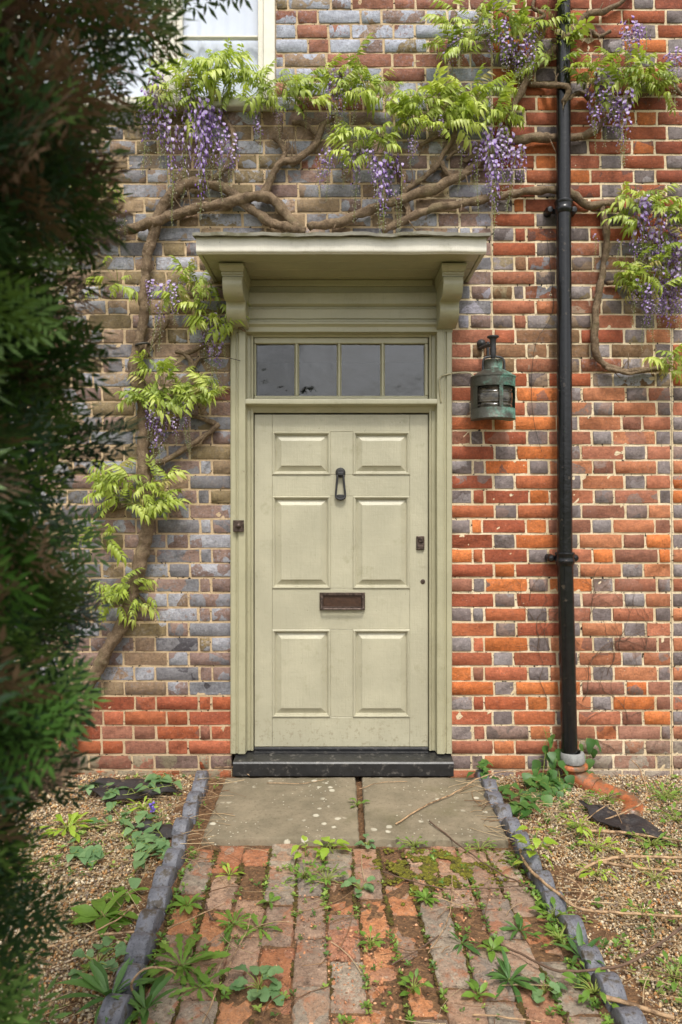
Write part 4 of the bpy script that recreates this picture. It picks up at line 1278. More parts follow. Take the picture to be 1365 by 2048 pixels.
rosette('feathery grey-green weed between hedge and left edging near the bottom', 195, 1930, 'mallow', 14, .055, (.2, .8), spread=.06)
rosette('low creeping weed on gravel left of the edging, above the strap leaves', 262, 1900, 'small', 16, .035, (.1, .8), spread=.07)
# --- path
rosette('large toothed dandelion rosette against the left edging tiles', 365, 1935, 'dandelion', 22, .17, (.05, .8), name='dandelion')
rosette('pale second dandelion rosette lower down beside the large one', 400, 1975, 'dandelion', 13, .12, (.05, .7), name='dandelion')
rosette('bright dandelion rosette in the middle left of the brick path', 470, 1850, 'dandelion', 14, .095, (.2, .9), name='dandelion')
rosette('bright dandelion rosette touching its twin, nearer the path centre', 520, 1858, 'dandelion', 12, .085, (.2, .9), name='dandelion')
rosette('dark glossy weed between left edging and the first path bricks', 376, 1812, 'dock', 9, .085, (.3, .9))
rosette('tiny pale sprout on the left of the path below the slab', 460, 1752, 'spoon', 9, .06, (.3, 1.1))
rosette('crinkled grey-green mallow rosette low on the left of the path', 520, 1975, 'mallow', 13, .062, (.05, .6), spread=.05, name='mallow')
rosette('crinkled grey-green mallow just right of the path centre below the slabs', 722, 1782, 'mallow', 10, .045, (.05, .6), spread=.035, name='mallow')
rosette('leafy weed at the path centre below the left slab', 610, 1755, 'small', 22, .038, (.2, 1.0), spread=.06)
rosette('low weed trailing across the bricks at the path centre', 655, 1760, 'small', 20, .034, (.1, .9), spread=.08)
rosette('small upright weed on the left part of the path beside the bright dandelions', 540, 1805, 'dock', 5, .06, (.2, .9))
rosette('small weed in a joint at the middle of the path', 742, 1890, 'small', 12, .035, (.2, 1.0), spread=.025)
rosette('bright leafy weed right of centre below the mossy bricks', 852, 1800, 'dock', 13, .06, (.3, 1.0))
rosette('leafy weed low in the path centre, left of the big rosette', 828, 1985, 'small', 14, .042, (.2, 1.0), spread=.03)
rosette('large pointed-leaf rosette on the right of the path', 1020, 1962, 'lance', 22, .115, (.1, 1.0), name='weed_rosette')
rosette('dark pointed weed by a dry stem right of the path centre', 925, 1888, 'lance', 9, .075, (.2, .9))
rosette('upright pale weed just left of the pointed-leaf rosette', 985, 1900, 'dock', 8, .07, (.3, 1.1))
rosette('dark spiky weed on the right of the path below the twigs', 1040, 1862, 'lance', 12, .075, (.2, 1.1))
rosette('small weed at the bottom of the path under the pointed-leaf rosette', 958, 1990, 'dock', 8, .06, (.2, 1.0))
rosette('leafy weed growing at the foot of the right edging', 1110, 1835, 'small', 18, .05, (.2, 1.0), spread=.05)
rosette('dark upright weed between right edging tiles and the path near the bottom', 1165, 1920, 'lance', 9, .12, (.5, 1.25))
rosette('dark glossy weed at the middle of the right edging', 1108, 1800, 'dock', 7, .075, (.3, 1.0))
rosette('pale tufted weed along the inside of the right edging', 1120, 1880, 'small', 24, .035, (.2, 1.0), spread=.07)
rosette('weed at the bottom right against the lowest edging tiles', 1190, 1985, 'small', 20, .045, (.2, 1.0), spread=.07)
rosette('flat weed low on the right of the path among bricks', 1090, 1985, 'mallow', 8, .045, (.05, .6), spread=.04)
rosette('creeping weed under the front edge of the right slab', 830, 1692, 'small', 22, .028, (.1, .9), spread=.07)
rosette('creeping weed under the slab, right of the moss', 960, 1700, 'small', 20, .028, (.1, .9), spread=.07)
rosette('bright weed in the gap between the two stone slabs', 716, 1612, 'small', 9, .042, (.2, 1.0), spread=.02, z=.03)
rosette('small weed spilling from the slab gap onto the bricks', 738, 1690, 'mallow', 9, .035, (.1, .7), spread=.03)
# sapling sprouts with upright stem
def sapling(label, px, py, hgt, n, L, lean=0.0):
    g_ = G(px, py, .01); root = thing('sapling', label, 'sapling', g_)
    pts = [(g_+Vector((lean*t_*hgt, -.01*t_, hgt*t_)), .0028*(1-.6*t_)) for t_ in (0,.33,.66,1)]
    pv, pr_ = catmull(pts, .02); m = MB().tube(pv, pr_, 6)
    for i in range(n):
        t_ = .25+.75*i/(n-1); p = pv[int(t_*(len(pv)-1))]
        az_ = i*2.2+rng.uniform(-.4,.4); q = p+Vector((-math.sin(az_)*.035, math.cos(az_)*.035, .008))
        m.tube([p, p.lerp(q,.5)+Vector((0,0,.004)), q], [.0012,.001,.001], 4)
        put_leaf(root, 'sprout', q, az_, rng.uniform(-.3,.3), L*rng.uniform(.7,1.1), rng.uniform(-.3,.3))
    m.build('stem', M['petiole'], root, True)
sapling('young sapling with serrated bright leaves beside the right edging', 1062, 1735, .15, 13, .062, .15)
sapling('low bright leafy sprout in front of the gap between the slabs', 668, 1708, .045, 9, .058, -.5)
sapling('small lime sprout at the path centre just left of the slab gap', 612, 1712, .06, 6, .045, 0)
# --- by the pipe
vine('climbing bindweed with heart-shaped leaves against the red wall left of the downpipe', [
  [G(1075,1590,.01), P(1085,1560,-.14), P(1090,1520,-.07), P(1095,1480,-.03), P(1088,1455,-.03)], [G(1110,1580,.01), P(1105,1540,-.10), P(1100,1500,-.06)],
  [G(1060,1590,.02), P(1065,1560,-.12), P(1075,1525,-.05)], [P(1160,1540,-.05), P(1168,1500,-.04), P(1175,1475,-.04)], [G(1100,1600,.01), P(1120,1570,-.16), P(1118,1540,-.13)]], 'ivy', .074, 85, 'climber', True)
vine('dark green ivy spreading on the gravel between right edging and downpipe', [
  [G(1000,1572,.03), G(1040,1590,.04), G(1080,1600,.04)], [G(1030,1610,.03), G(1060,1625,.03)], [P(960,1545,-.10), P(962,1525,-.06)], [G(1070,1570,.03), G(1110,1575,.04)]], 'ivy', .066, 44, name='ivy')
for lab, px, py, kd, n, L, sp in (('bright weed patch at the wall foot by the right edge of the picture', 1330, 1595, 'small', 34, .045, .10), ('leafy weed on gravel at the far right near the wall', 1352, 1640, 'small', 26, .05, .09),
   ('upright lime weed on gravel just below the drain bend', 1160, 1660, 'spoon', 18, .075, .03), ('lime weed on gravel in front of the membrane strip', 1195, 1700, 'spoon', 22, .07, .05),
   ('lime weed on gravel below the thick dry stems', 1195, 1752, 'spoon', 14, .07, .03), ('low green weed in the middle of the right gravel', 1285, 1830, 'small', 14, .035, .05),
   ('tuft of weed above the membrane at the right', 1305, 1690, 'small', 22, .04, .08), ('pale weed under the dry stems at the far right', 1310, 1760, 'spoon', 16, .055, .05),
   ('dark little weed on the open gravel at the right', 1305, 1860, 'lance', 7, .05, .01), ('small weed on gravel at the lower right edge', 1350, 1960, 'small', 16, .04, .06),
   ('tufted weed beside the terracotta bend', 1215, 1600, 'small', 16, .036, .06)):
    rosette(lab, px, py, kd, n, L, (.2, 1.0), spread=sp)

# fallen wisteria flowers and bluebell-like spike in the left bed
m = MB(); g_ = G(306, 1626, .02)
for i in range(11):
    q = g_+Vector((rng.uniform(-.012,.012), rng.uniform(-.012,.012), .004+.0045*i))
    m.lathe(tuple(q), [(.001,-.006),(.006,-.002),(.0065,.003),(.001,.006)], 7)
tag(m.build('fallen_blossom', M['bluebell'], None, True), 'little purple fallen blossom on the gravel of the left bed', 'blossom')

# seedlings nobody could count
def seedlings(name, n, region, size, cols, mt):
    V, F, C = [], [], []
    for _ in range(n):
        p = region()
        if p is None: continue
        k = rng.randint(3, 7); a0 = rng.random()*6; L = size*rng.uniform(.5,1.3)
        col = (*mul(rng.choice(cols), rng.uniform(.8,1.2)), 1)
        for i in range(k):
            a = a0+i*6.28/k+rng.uniform(-.4,.4); e_ = rng.uniform(.15, .9)
            d = Vector((math.cos(a)*math.cos(e_), math.sin(a)*math.cos(e_), math.sin(e_))); s_ = Vector((-math.sin(a), math.cos(a), 0))
            b = p+Vector((0,0,rng.uniform(0,.01))); w_ = L*.24; b0 = len(V)
            V += [b, b+d*L*.5+s_*w_, b+d*L*.95-Vector((0,0,L*.15)), b+d*L*.5-s_*w_]; C += [col]*4
            F.append((b0, b0+1, b0+2, b0+3))
    o = np_mesh(name, np.array([tuple(v) for v in V]), np.array(F), mt, None, tuple(np.array([tuple(v) for v in V]).mean(0)), np.array(C))
    o['kind'] = 'stuff'; return o
SC = [lin(96,130,48), lin(118,148,60), lin(84,116,50), lin(140,164,74)]
def reg_path():
    y = -.76-rng.random()**.9*1.4; x = LXf(y)+.05+(RXf(y)-LXf(y)-.1)*rng.random()
    if rng.random() < .65:
        c = rng.randint(0, ncol); x = LXf(y)+.052+(RXf(y)-LXf(y)-.104)*c/ncol+rng.gauss(0, .006)
    if noise.noise(Vector((x*3.5, y*3.5, 8))) < .02 and rng.random() < .8: return None
    return Vector((x, y, .004))
seedlings('path_seedlings', 900, reg_path, .018, SC, M['seedling'])
def reg_beds():
    y = -rng.random()*1.9-.05
    x = RXf(y)+.06+rng.random()*1.0 if rng.random() < .6 else LXf(y)-.06-rng.random()*.9
    if noise.noise(Vector((x*2.5, y*2.5, 5))) < .08 and rng.random() < .9: return None
    return Vector((x, y, .006))
seedlings('gravel_seedlings', 1300, reg_beds, .024, SC, M['seedling'])
def reg_edge():
    y = -rng.random()*2.1-.05; sx_ = rng.choice((-1, 1))
    x = LXf(y)+.05+rng.uniform(-.01,.03) if sx_ < 0 else RXf(y)-.05+rng.uniform(-.03,.01)
    if y > -.75 and rng.random() < .8: return None
    return Vector((x, y, .008))
seedlings('edge_seedlings', 170, reg_edge, .022, SC, M['seedling'])

# moss: small tufts
def moss(name, n, region, mt, h=.006):
    xy = []
    while len(xy) < n:
        p = region()
        if p is not None: xy.append(p)
    xy = np.array(xy); N = len(xy)
    s = nr.uniform(.003, .009, N)
    V = IV[None]*np.stack([s, s, s*.55], 1)[:,None,:]*(1+.2*nr.randn(N,12,1))
    V = V+np.array([[(x, y, z) for x, y, z in xy]]).reshape(N,1,3)
    o = np_mesh(name, V.reshape(-1,3), (IF[None]+12*np.arange(N)[:,None,None]).reshape(-1,3), mt, None, tuple(xy.mean(0)), smooth=True)
    o['kind'] = 'stuff'
def reg_moss():
    px = rng.gauss(870, 55); py = rng.gauss(1737, 20)
    if py < 1697: return None
    g_ = G(px, py, .008)
    if noise.noise(Vector((g_.x*16, g_.y*16, 2))) < -.02: return None
    return tuple(g_)
moss('moss_patch', 1700, reg_moss, M['moss'])
def reg_joint():
    c = rng.randint(0, ncol); y = -.77-rng.random()*1.35
    xl, xr = LXf(y)+.052, RXf(y)-.052
    x = xl+(xr-xl)*c/ncol+rng.gauss(0, .0045)
    if noise.noise(Vector((x*5, y*4, 12))) < -.05: return None
    return (x, y, .003)
moss('joint_moss', 4200, reg_joint, M['moss_dark'])

# ------------------------------------------------------------------ dry stems
def stem(label, pts, r, mt='twig', group=None, cat='dry stem', z=None):
    pv, pr_ = catmull([(G(p[0], p[1], p[2] if len(p) > 2 else .018), r*(1-.35*i/len(pts))) for i, p in enumerate(pts)], .015)
    pv = [p+Vector((.004*noise.noise(p*19), .004*noise.noise(p*19+Vector((5,5,5))), .003*noise.noise(p*23))) for p in pv]
    tag(MB().tube(pv, pr_, 6, knob=.25).build('dry_stem', M[mt], None, True), label, cat, group)
stem('long curved dry stem lying across the right stone slab', [(793,1648,.04),(850,1612,.043),(905,1588,.045),(960,1556,.07),(1000,1545,.08),(1040,1543,.06)], .0036)
stem('straight brown twig reaching from the right slab to the edging', [(860,1642,.045),(930,1698,.03),(1000,1745,.03),(1068,1778,.05)], .0034, 'twig_dark')
stem('thick pale stem running from the right edging across the gravel to the right', [(1038,1690,.03),(1060,1738,.05),(1118,1788,.06),(1165,1818,.05),(1250,1826,.03),(1380,1834,.03)], .0062)
stem('dark vine arching over the bottom right of the path and gravel', [(1395,1830,.05),(1330,1880,.06),(1260,1925,.05),(1180,1940,.05),(1110,1940,.04),(1050,1912,.03),(1000,1888,.02)], .0046, 'twig_dark')
stem('thick pale cut stem at the bottom right corner', [(1203,1992,.03),(1270,2012,.03),(1350,2036,.03)], .0072)
stem('grey stem lying across the gravel below the drain bend', [(1163,1660,.03),(1230,1664,.03),(1300,1672,.03),(1390,1686,.03)], .0066)
stem('thick pale stem bent over the right gravel below the grey stem', [(1152,1752,.02),(1185,1728,.03),(1250,1714,.04),(1380,1716,.04)], .0068)
stem('pale stem parallel to and below the bent one at the right edge', [(1204,1724,.03),(1280,1736,.03),(1390,1744,.03)], .0058)
stem('upright curled dry stem by the wall right of the downpipe', [(1212,1640,.02),(1290,1600,.10),(1283,1545,.10),(1265,1520,.12)], .0038)
stem('thin curled dry stem looping over the terracotta bend', [(1160,1650,.02),(1200,1620,.08),(1225,1610,.08),(1245,1650,.02)], .0026)
stem('curly thick stem tangled at the right edging', [(1112,1752,.05),(1145,1760,.06),(1165,1785,.05),(1150,1812,.04),(1185,1822,.03)], .0042)
stem('brown stem lying across the path below the moss', [(765,1742,.02),(800,1755,.02),(880,1776,.02),(960,1778,.02),(1060,1770,.03)], .0026, 'twig_dark')
stem('thin stem lying lengthwise on the right of the path', [(905,1750,.02),(904,1800,.02),(893,1850,.02),(858,1905,.015)], .0022)
stem('thin straw crossing bricks under the pointed-leaf rosette', [(785,1930,.02),(835,1900,.02),(880,1870,.02)], .0026, 'twig_dark')
stem('pale straw at the bottom centre of the path', [(945,2030,.02),(1010,2034,.02),(1085,2045,.02)], .0026)
stem('long pale straw standing on the left of the path', [(455,1952,.02),(462,1926,.02),(480,1890,.02),(498,1858,.03),(502,1830,.05)], .0022)
stem('pale straw at the bottom left of the path', [(405,2044,.015),(420,2015,.02),(434,1978,.03)], .0026)
stem('long thin stem across the left gravel onto the edging', [(60,1900,.02),(150,1880,.03),(235,1840,.03),(270,1808,.03)], .0034)
stem('brown twig on gravel left of the edging', [(190,1872,.02),(240,1866,.02),(300,1862,.02)], .0042)
stem('bent dry stem over the left edging near the bottom', [(270,1990,.03),(265,1965,.09),(290,1940,.12),(330,1935,.11),(352,1950,.08)], .0036)
stem('curved thin stem on left gravel near the bottom', [(193,1912,.02),(200,1945,.02),(222,1975,.02),(240,1980,.02)], .0022)
stem('straw lying from the left edging across the path bricks', [(335,1856,.09),(400,1830,.03),(450,1808,.02)], .0024)
stem('short dark twig lying on bricks left of the path centre', [(412,1808,.02),(420,1826,.02),(428,1840,.02)], .004, 'twig_dark')
stem('pale straw lying along the left stone slab by the sill', [(535,1565,.042),(600,1567,.042),(655,1558,.042)], .0018)
stem('curved straw on the right stone slab by the sill', [(720,1578,.042),(760,1566,.043),(815,1562,.042)], .0018)
stem('thin straw at the left wall foot bending to the sill', [(430,1535,.05),(470,1535,.06),(500,1550,.045)], .0018)
# litter of straw
V, F, C = [], [], []
def straw(p, a, L, r, e_=0.0):
    d = Vector((math.cos(a), math.sin(a), e_)); s_ = Vector((-math.sin(a), math.cos(a), 0)); u_ = Vector((0,0,1))
    col = (*mul(rng.choice([lin(178,150,112), lin(150,118,84), lin(196,172,134), lin(122,92,66)]), rng.uniform(.8,1.1)), 1)
    b0 = len(V); n = 4; bend = rng.uniform(-.15,.15)*L
    for i in range(n+1):
        t_ = i/n; c = p+d*(L*(t_-.5))+s_*(bend*(1-(2*t_-1)**2))+u_*(.004*math.sin(t_*3.1))
        for k in range(3): C.append(col); V.append(c+(s_*math.cos(k*2.09)+u_*math.sin(k*2.09))*r)
    for i in range(n):
        for k in range(3):
            l = (k+1) % 3; F.append((b0+3*i+k, b0+3*i+l, b0+3*i+3+l, b0+3*i+3+k))
for _ in range(800):
    r_ = rng.random()
    if r_ < .42: y = -rng.random()*2.0; x = LXf(y)-.05-abs(rng.gauss(0,.35)); z = .012
    elif r_ < .80: y = -rng.random()*2.0; x = RXf(y)+.05+abs(rng.gauss(0,.4)); z = .012
    elif r_ < .90: y = -.15-rng.random()*.8; x = (LXf(y)+.08 if rng.random() < .5 else RXf(y)-.06)+rng.gauss(0,.025); z = .03
    else: y = -.78-rng.random()*1.3; x = rng.uniform(-.6,.7); z = .014
    straw(Vector((x, y, z+rng.random()*.012)), rng.gauss(.15,.6) if rng.random() < .6 else rng.random()*3.14, rng.uniform(.04,.26), rng.uniform(.0007,.0018), rng.uniform(-.05,.08))
Va = np.array([tuple(v) for v in V])
o = np_mesh('straw_litter', Va, np.array(F), M['straw'], None, (0,-1,.01), np.array(C)); o['kind'] = 'stuff'
# ------------------------------------------------------------------ wisteria
rng = random.Random(31)
wis = thing('wisteria', 'gnarled wisteria with lilac flowers trained along the brick wall over the door', 'climber', P(265, 1560, -.05))
SPUR = MB()
def branch(pts, name='branch', mt='bark', knob=.42, n=10, seed=0):
    """pts: (px, py, diameter px, depth)"""
    q = []
    for p in pts:
        y = p[3] if len(p) > 3 else -(.012+p[2]/S/2*1.05)
        q.append((P(p[0], p[1], y), p[2]/2/S*(.80 if p[2] > 20 else .86 if p[2] > 12 else .95)))
    pv, pr_ = catmull(q, .016)
    k = len(pv)
    pv = [p+Vector((.010*noise.noise(p*11+Vector((seed,0,0))), .004*noise.noise(p*9), .010*noise.noise(p*11+Vector((0,0,seed+7)))))*(0 if i in (0, k-1) else min(1, pr_[i]/.008)) for i, p in enumerate(pv)]
    pr_ = [r*(1+.16*noise.noise(p*17)+.10*noise.noise(p*43)) for p, r in zip(pv, pr_)]
    if n >= 8 and name == 'branch':
        for _ in range(2+k//14):
            i = rng.randint(2, k-3); a = rng.uniform(-.6, .6)+(math.pi/2 if rng.random() < .65 else -math.pi/2)
            b0 = pv[i]+Vector((0, -pr_[i]*.5, 0)); L = rng.choice((rng.uniform(.025,.05), rng.uniform(.05,.14)))
            b1 = b0+Vector((math.cos(a)*L*.5, -.008, math.sin(a)*L*.5)); b2 = b1+Vector((math.cos(a+rng.uniform(-.7,.7))*L*.5, -.004, math.sin(a)*L*.5))
            sv, sr = catmull([(b0, .0042), (b1, .0030), (b2, .0016)], .015)
            SPUR.tube(sv, sr, 5, knob=.3)
    return MB().tube(pv, pr_, n, knob=knob, seed=seed).build(name, M[mt], wis, True)
branch([(120,1580,33),(140,1480,32),(175,1380,32),(222,1290,31),(252,1230,31),(267,1180,32),(284,1110,36),(296,1050,33),(297,1000,30),(290,940,29),(289,880,29),(290,820,29),(278,765,31),(270,735,29),(278,690,24),(286,640,23),(290,580,23),(296,520,23),(304,475,24),(318,430,26),(345,390,28),(385,367,26),(425,368,24),(462,382,24),(488,406,23),(520,428,22),(555,450,22),(600,458,20,-.075)], 'trunk', n=16, seed=1)
branch([(200,482,20),(240,462,22),(290,448,24,-.07),(350,430,24),(420,412,24),(480,400,25,-.06),(515,392,27,-.07),(548,400,24),(575,430,22),(600,455,22,-.075),(612,462,18,-.08)], n=14, seed=2)
branch([(618,455,20,-.07),(680,442,22),(740,420,23),(800,398,23),(860,380,24),(915,356,24),(955,328,22),(985,302,20)], n=12, seed=3)
branch([(930,325,14),(985,292,17),(1040,280,19),(1090,275,19),(1150,274,18),(1180,265,18),(1215,236,15),(1265,198,13),(1325,170,11),(1380,158,9)], n=10, seed=4)
branch([(766,462,15,-.07),(800,444,17),(860,420,18),(930,405,18),(1000,392,18),(1060,382,18),(1110,380,18),(1150,392,19),(1180,412,19),(1220,407,15),(1245,420,13),(1262,432,10)], n=10, seed=5)
branch([(1203,410,15),(1213,450,15),(1211,500,15),(1203,550,15),(1194,610,16),(1188,660,17),(1192,705,17),(1212,732,17),(1250,741,15),(1300,738,12),(1340,733,9)], n=10, seed=6)
branch([(1212,735,8,-.06),(1240,745,8,-.06),(1275,746,7,-.05),(1310,738,6,-.05)], n=7, seed=7)
branch([(1215,566,9),(1245,567,8),(1265,580,7),(1280,592,6)], n=7)
branch([(524,392,22),(538,370,18),(548,345,17),(560,326,17),(590,318,17),(612,306,17),(632,290,17),(640,268,15),(648,248,13),(668,232,10)], n=10, seed=8)
branch([(562,326,15),(570,305,13),(562,290,12),(552,278,14),(546,276,11)], n=8, seed=9)
branch([(634,270,11),(620,255,11),(598,246,10),(585,245,8)], n=8, seed=10)
branch([(415,368,18),(442,345,16),(462,320,15),(470,290,14),(466,262,12),(448,235,10),(440,220,8)], n=8, seed=11)
branch([(342,392,12),(355,370,11),(368,352,9)], n=7)
branch([(796,452,13),(818,432,13),(816,410,12),(806,392,12),(815,378,12),(845,358,12),(872,338,13),(884,318,12),(895,296,12),(908,272,11),(912,245,9)], n=8, seed=12)
branch([(884,325,11),(890,340,11),(897,352,9)], n=7)
branch([(905,276,10),(880,270,10),(858,280,9),(840,290,8)], n=7, seed=13)
branch([(808,388,13),(806,362,13),(810,346,11),(795,336,10),(780,332,9)], n=8, seed=14)
branch([(895,320,8),(912,304,7),(935,306,6)], n=6)
branch([(1008,300,13),(1015,260,14),(1030,215,17),(1046,178,18),(1062,145,17),(1090,118,17),(1112,98,18,-.05),(1150,60,17),(1178,30,15),(1215,22,12),(1250,0,9),(1270,-30,8)], n=10, seed=15)
branch([(1046,165,10),(1032,148,10),(1022,118,10),(1012,95,9)], n=7, seed=16)
branch([(1058,168,10),(1090,172,10),(1125,172,11,-.125),(1138,178,12,-.13),(1132,198,11,-.12),(1128,206,9,-.12),(1148,190,9,-.07),(1165,186,9),(1180,200,7)], n=8, seed=17)
branch([(1108,82,11),(1140,72,11,-.12),(1180,60,10),(1200,72,9),(1222,62,8)], n=8, seed=18)
branch([(1050,35,9),(1070,40,9),(1090,30,8),(1068,15,7),(1075,-10,6)], n=7)
branch([(1000,62,6),(960,74,6),(920,86,5)], n=6); branch([(1100,50,7),(1040,40,7),(1000,20,6),(960,20,5)], n=6)
branch([(1300,175,8),(1340,160,7),(1360,185,7),(1375,195,6)], n=6)
branch([(288,715,16),(300,690,15),(318,668,14),(332,650,14),(338,640,10)], n=8, seed=19)
branch([(352,704,9),(372,706,10),(395,700,11),(412,688,10)], n=7); branch([(355,700,9),(375,712,10),(388,728,10),(380,742,9)], n=7); branch([(388,735,8),(398,718,8),(415,715,7)], n=6)
branch([(300,928,12),(330,920,13),(370,898,12),(405,875,12),(430,856,13),(440,848,9)], n=8, seed=20); branch([(432,848,12),(410,838,9),(385,833,8)], n=7)
branch([(455,668,7),(470,655,7),(482,655,6,-.055),(492,663,5,-.06)], n=6)
branch([(190,1032,11),(215,1022,11),(240,1014,11),(255,1010,8)], n=7); branch([(240,1014,8),(232,998,8),(215,996,7)], n=6)
branch([(205,1205,8),(245,1188,7),(295,1172,6)], n=6); branch([(262,1180,8),(285,1200,7),(300,1215,6)], n=6)
branch([(1245,425,8),(1290,400,7),(1330,395,6),(1375,400,6)], n=6); branch([(1262,440,8),(1300,470,7),(1340,500,6),(1380,520,6)], n=6)
SPUR.build('spur_twigs', M['bark'], wis, True)['kind'] = 'stuff'
# black ties on the trunk
m = MB()
a = P(286, 690, -.05); pv = [a+Vector((math.cos(t_)*.034, math.sin(t_)*.034, .006*math.cos(t_))) for t_ in np.linspace(0, 6.2, 20)]
m.tube(pv, [.007]*20, 6); m.build('cable_tie', M['vine_wire'], wis, True)

# pinnate leaves (shared meshes)
def pinnate(name, mt, pairs, L, ll, lw, hang, seed):
    r_ = random.Random(seed); vs, fs, ms = [], [], []
    mb = MB()
    arc = lambda t_: Vector((0, L*t_, .10*L*math.sin(t_*2.2)-.30*L*t_*t_))
    pv = [arc(i/6) for i in range(7)]
    mb.tube(pv, [.0013*(1-.1*i) for i in range(7)], 4, m=1, cap=False)
    def leaflet(b, az_, l, w_, dr):
        fwd = Vector((math.sin(az_), math.cos(az_), 0)); sd_ = Vector((math.cos(az_), -math.sin(az_), 0))
        prof = [(0,.10),(.22,.7),(.45,1),(.72,.72),(1,0)]
        rows = []
        for t_, k in prof:
            c = b+fwd*(l*t_*(1-.35*dr*t_))-Vector((0,0,l*dr*t_*t_*.9))
            f_ = .35*w_*k*.5
            rows += [c-sd_*(w_*k*.5)+Vector((0,0,f_)), c, c+sd_*(w_*k*.5)+Vector((0,0,f_))]
        f = []
        for i in range(4):
            a_ = 3*i; f += [(a_,a_+1,a_+4,a_+3),(a_+1,a_+2,a_+5,a_+4)]
        mb.add(rows, f)
    for i in range(pairs):
        t_ = .25+.68*i/(pairs-1)
        for s_ in (-1, 1):
            leaflet(arc(t_), s_*r_.uniform(.75,1.25), ll*r_.uniform(.75,1.05)*(.75+.4*math.sin(t_*2.6)), lw*r_.uniform(.85,1.15), hang*r_.uniform(.7,1.3))
    leaflet(arc(1), r_.uniform(-.2,.2), ll*1.05, lw, hang)
    o = mb
    me = bpy.data.meshes.new(name); me.from_pydata([tuple(v) for v in mb.v], [], mb.f)
    me.materials.append(mt); me.materials.append(M['petiole']); me.polygons.foreach_set('material_index', mb.m)
    me.polygons.foreach_set('use_smooth', [True]*len(mb.f)); me.update()
    return me
LT = [pinnate('leaf', M['wleaf'], 4, .075, .050, .0160, 1.2, 1), pinnate('leaf', M['wleaf'], 5, .105, .052, .0170, 1.0, 2), pinnate('leaf', M['wleaf'], 5, .09, .046, .0140, 1.35, 3),
      pinnate('leaf', M['wleaf2'], 5, .11, .054, .020, .7, 4), pinnate('leaf', M['wleaf2'], 4, .09, .054, .022, .75, 5), pinnate('leaf', M['wleaf'], 3, .06, .042, .012, 1.4, 6),
      pinnate('leaf', M['wleaf3'], 4, .07, .036, .010, 1.5, 7), pinnate('leaf', M['wleaf2'], 6, .12, .040, .013, .9, 8), pinnate('leaf', M['wleaf'], 6, .115, .036, .011, 1.5, 9)]
stems_mb = MB()
def place(me, name, loc, fwd, up, s_):
    f = fwd.normalized(); x = f.cross(up).normalized(); u = x.cross(f)
    LEAVES.append((me, loc, Matrix((x, f, u)).transposed(), s_))
NL = 0
LEAVES = []
def cluster(cx, cy, rx, ry, n, kinds=(0,1,2,5), depth=.10, s0=1.0):
    global NL
    n = int(n*2.3); k = max(1, n//6)
    bases = []
    for i in range(k):
        bx = cx+rng.uniform(-.75,.75)*rx; by = cy+ry*rng.uniform(.1,.7)
        b = P(bx, by, -.04-rng.random()*.03)
        tip = b+Vector((rng.uniform(-.05,.05), -rng.uniform(.02,.08), rng.uniform(.04,.13)))
        pv, pr_ = catmull([(b, .0022), (b.lerp(tip,.5)+Vector((rng.uniform(-.01,.01),0,.01)), .0018), (tip, .0012)], .02)
        stems_mb.tube(pv, pr_, 5)
        bases.append((b, tip))
    for i in range(n):
        b, tip = bases[i % k]
        p = b.lerp(tip, rng.uniform(.35, 1))
        tx, ty = cx+rx*rng.uniform(-1,1), cy+ry*rng.uniform(-1,.9)
        tgt = P(tx, ty, -.03-rng.random()*depth)
        p = p.lerp(tgt, .75)
        d = Vector((rng.uniform(-1,1)+(tx-cx)/rx*.6, -rng.uniform(0,.9), rng.uniform(-.7,.95)))
        o = place(LT[rng.choice(kinds) if rng.random() < .6 else rng.choice((5,6,7,8))], 'leaf', p, d, Vector((rng.uniform(-.6,.6),-.35+rng.uniform(-.4,.3),1)), s0*rng.choice((rng.uniform(.6,.85), rng.uniform(.8,1.15)))); NL += 1
        q = p.lerp(b, .9); stems_mb.tube([q, p.lerp(q,.5)+Vector((0,-.004,.006)), p], [.0012,.0011,.0011], 4, cap=False)
cluster(405,160,95,62,30,(0,1,2,3)); cluster(470,150,60,40,9); cluster(350,205,50,50,8,(3,4,1))
cluster(565,185,70,48,20,(1,3,4)); cluster(690,165,62,42,15,(0,1,2)); cluster(725,185,45,30,6)
cluster(850,225,75,52,26,(0,1,2)); cluster(960,215,85,60,26,(0,1,2,1)); cluster(735,290,62,38,16,(0,1,2)); cluster(830,245,45,35,6)
cluster(960,65,95,62,20,(1,3,4,0)); cluster(1070,45,70,60,12,(3,4,1)); cluster(1090,110,50,40,6,(3,4)); cluster(905,95,45,30,6)
cluster(1245,155,75,45,18,(1,3,4)); cluster(1170,160,35,35,5,(3,4)); cluster(1300,175,50,25,5)
cluster(1300,420,70,42,15,(0,1,4)); cluster(1300,560,62,45,16,(3,4,1)); cluster(1345,470,30,60,6,(3,4)); cluster(1348,735,35,32,7,(0,2)); cluster(1260,555,30,18,3)
cluster(372,570,42,38,10,(3,4,0)); cluster(430,635,52,36,12,(0,2,1)); cluster(350,780,78,48,24,(3,4,1)); cluster(310,740,40,25,4); cluster(400,800,40,40,6)
cluster(285,985,78,48,20,(0,1,2,3)); cluster(225,960,40,40,7); cluster(245,1195,66,42,16,(0,2,5)); cluster(195,415,45,45,8); cluster(215,1080,30,40,4)
cluster(210,560,40,40,4); cluster(330,1000,30,25,3)
px_of = lambda v: 683+v.x*1368/(CAM_D+v.y)
def seen(L):
    x_ = px_of(L[1]); y_ = 1000-(L[1].z-CAM_H)*1368/(CAM_D+L[1].y)
    return -1 if x_ < 255 or x_ > 1355 or y_ < 5 else L[3]*.2+(-L[1].y)
LEAVES.sort(key=lambda L: -seen(L))
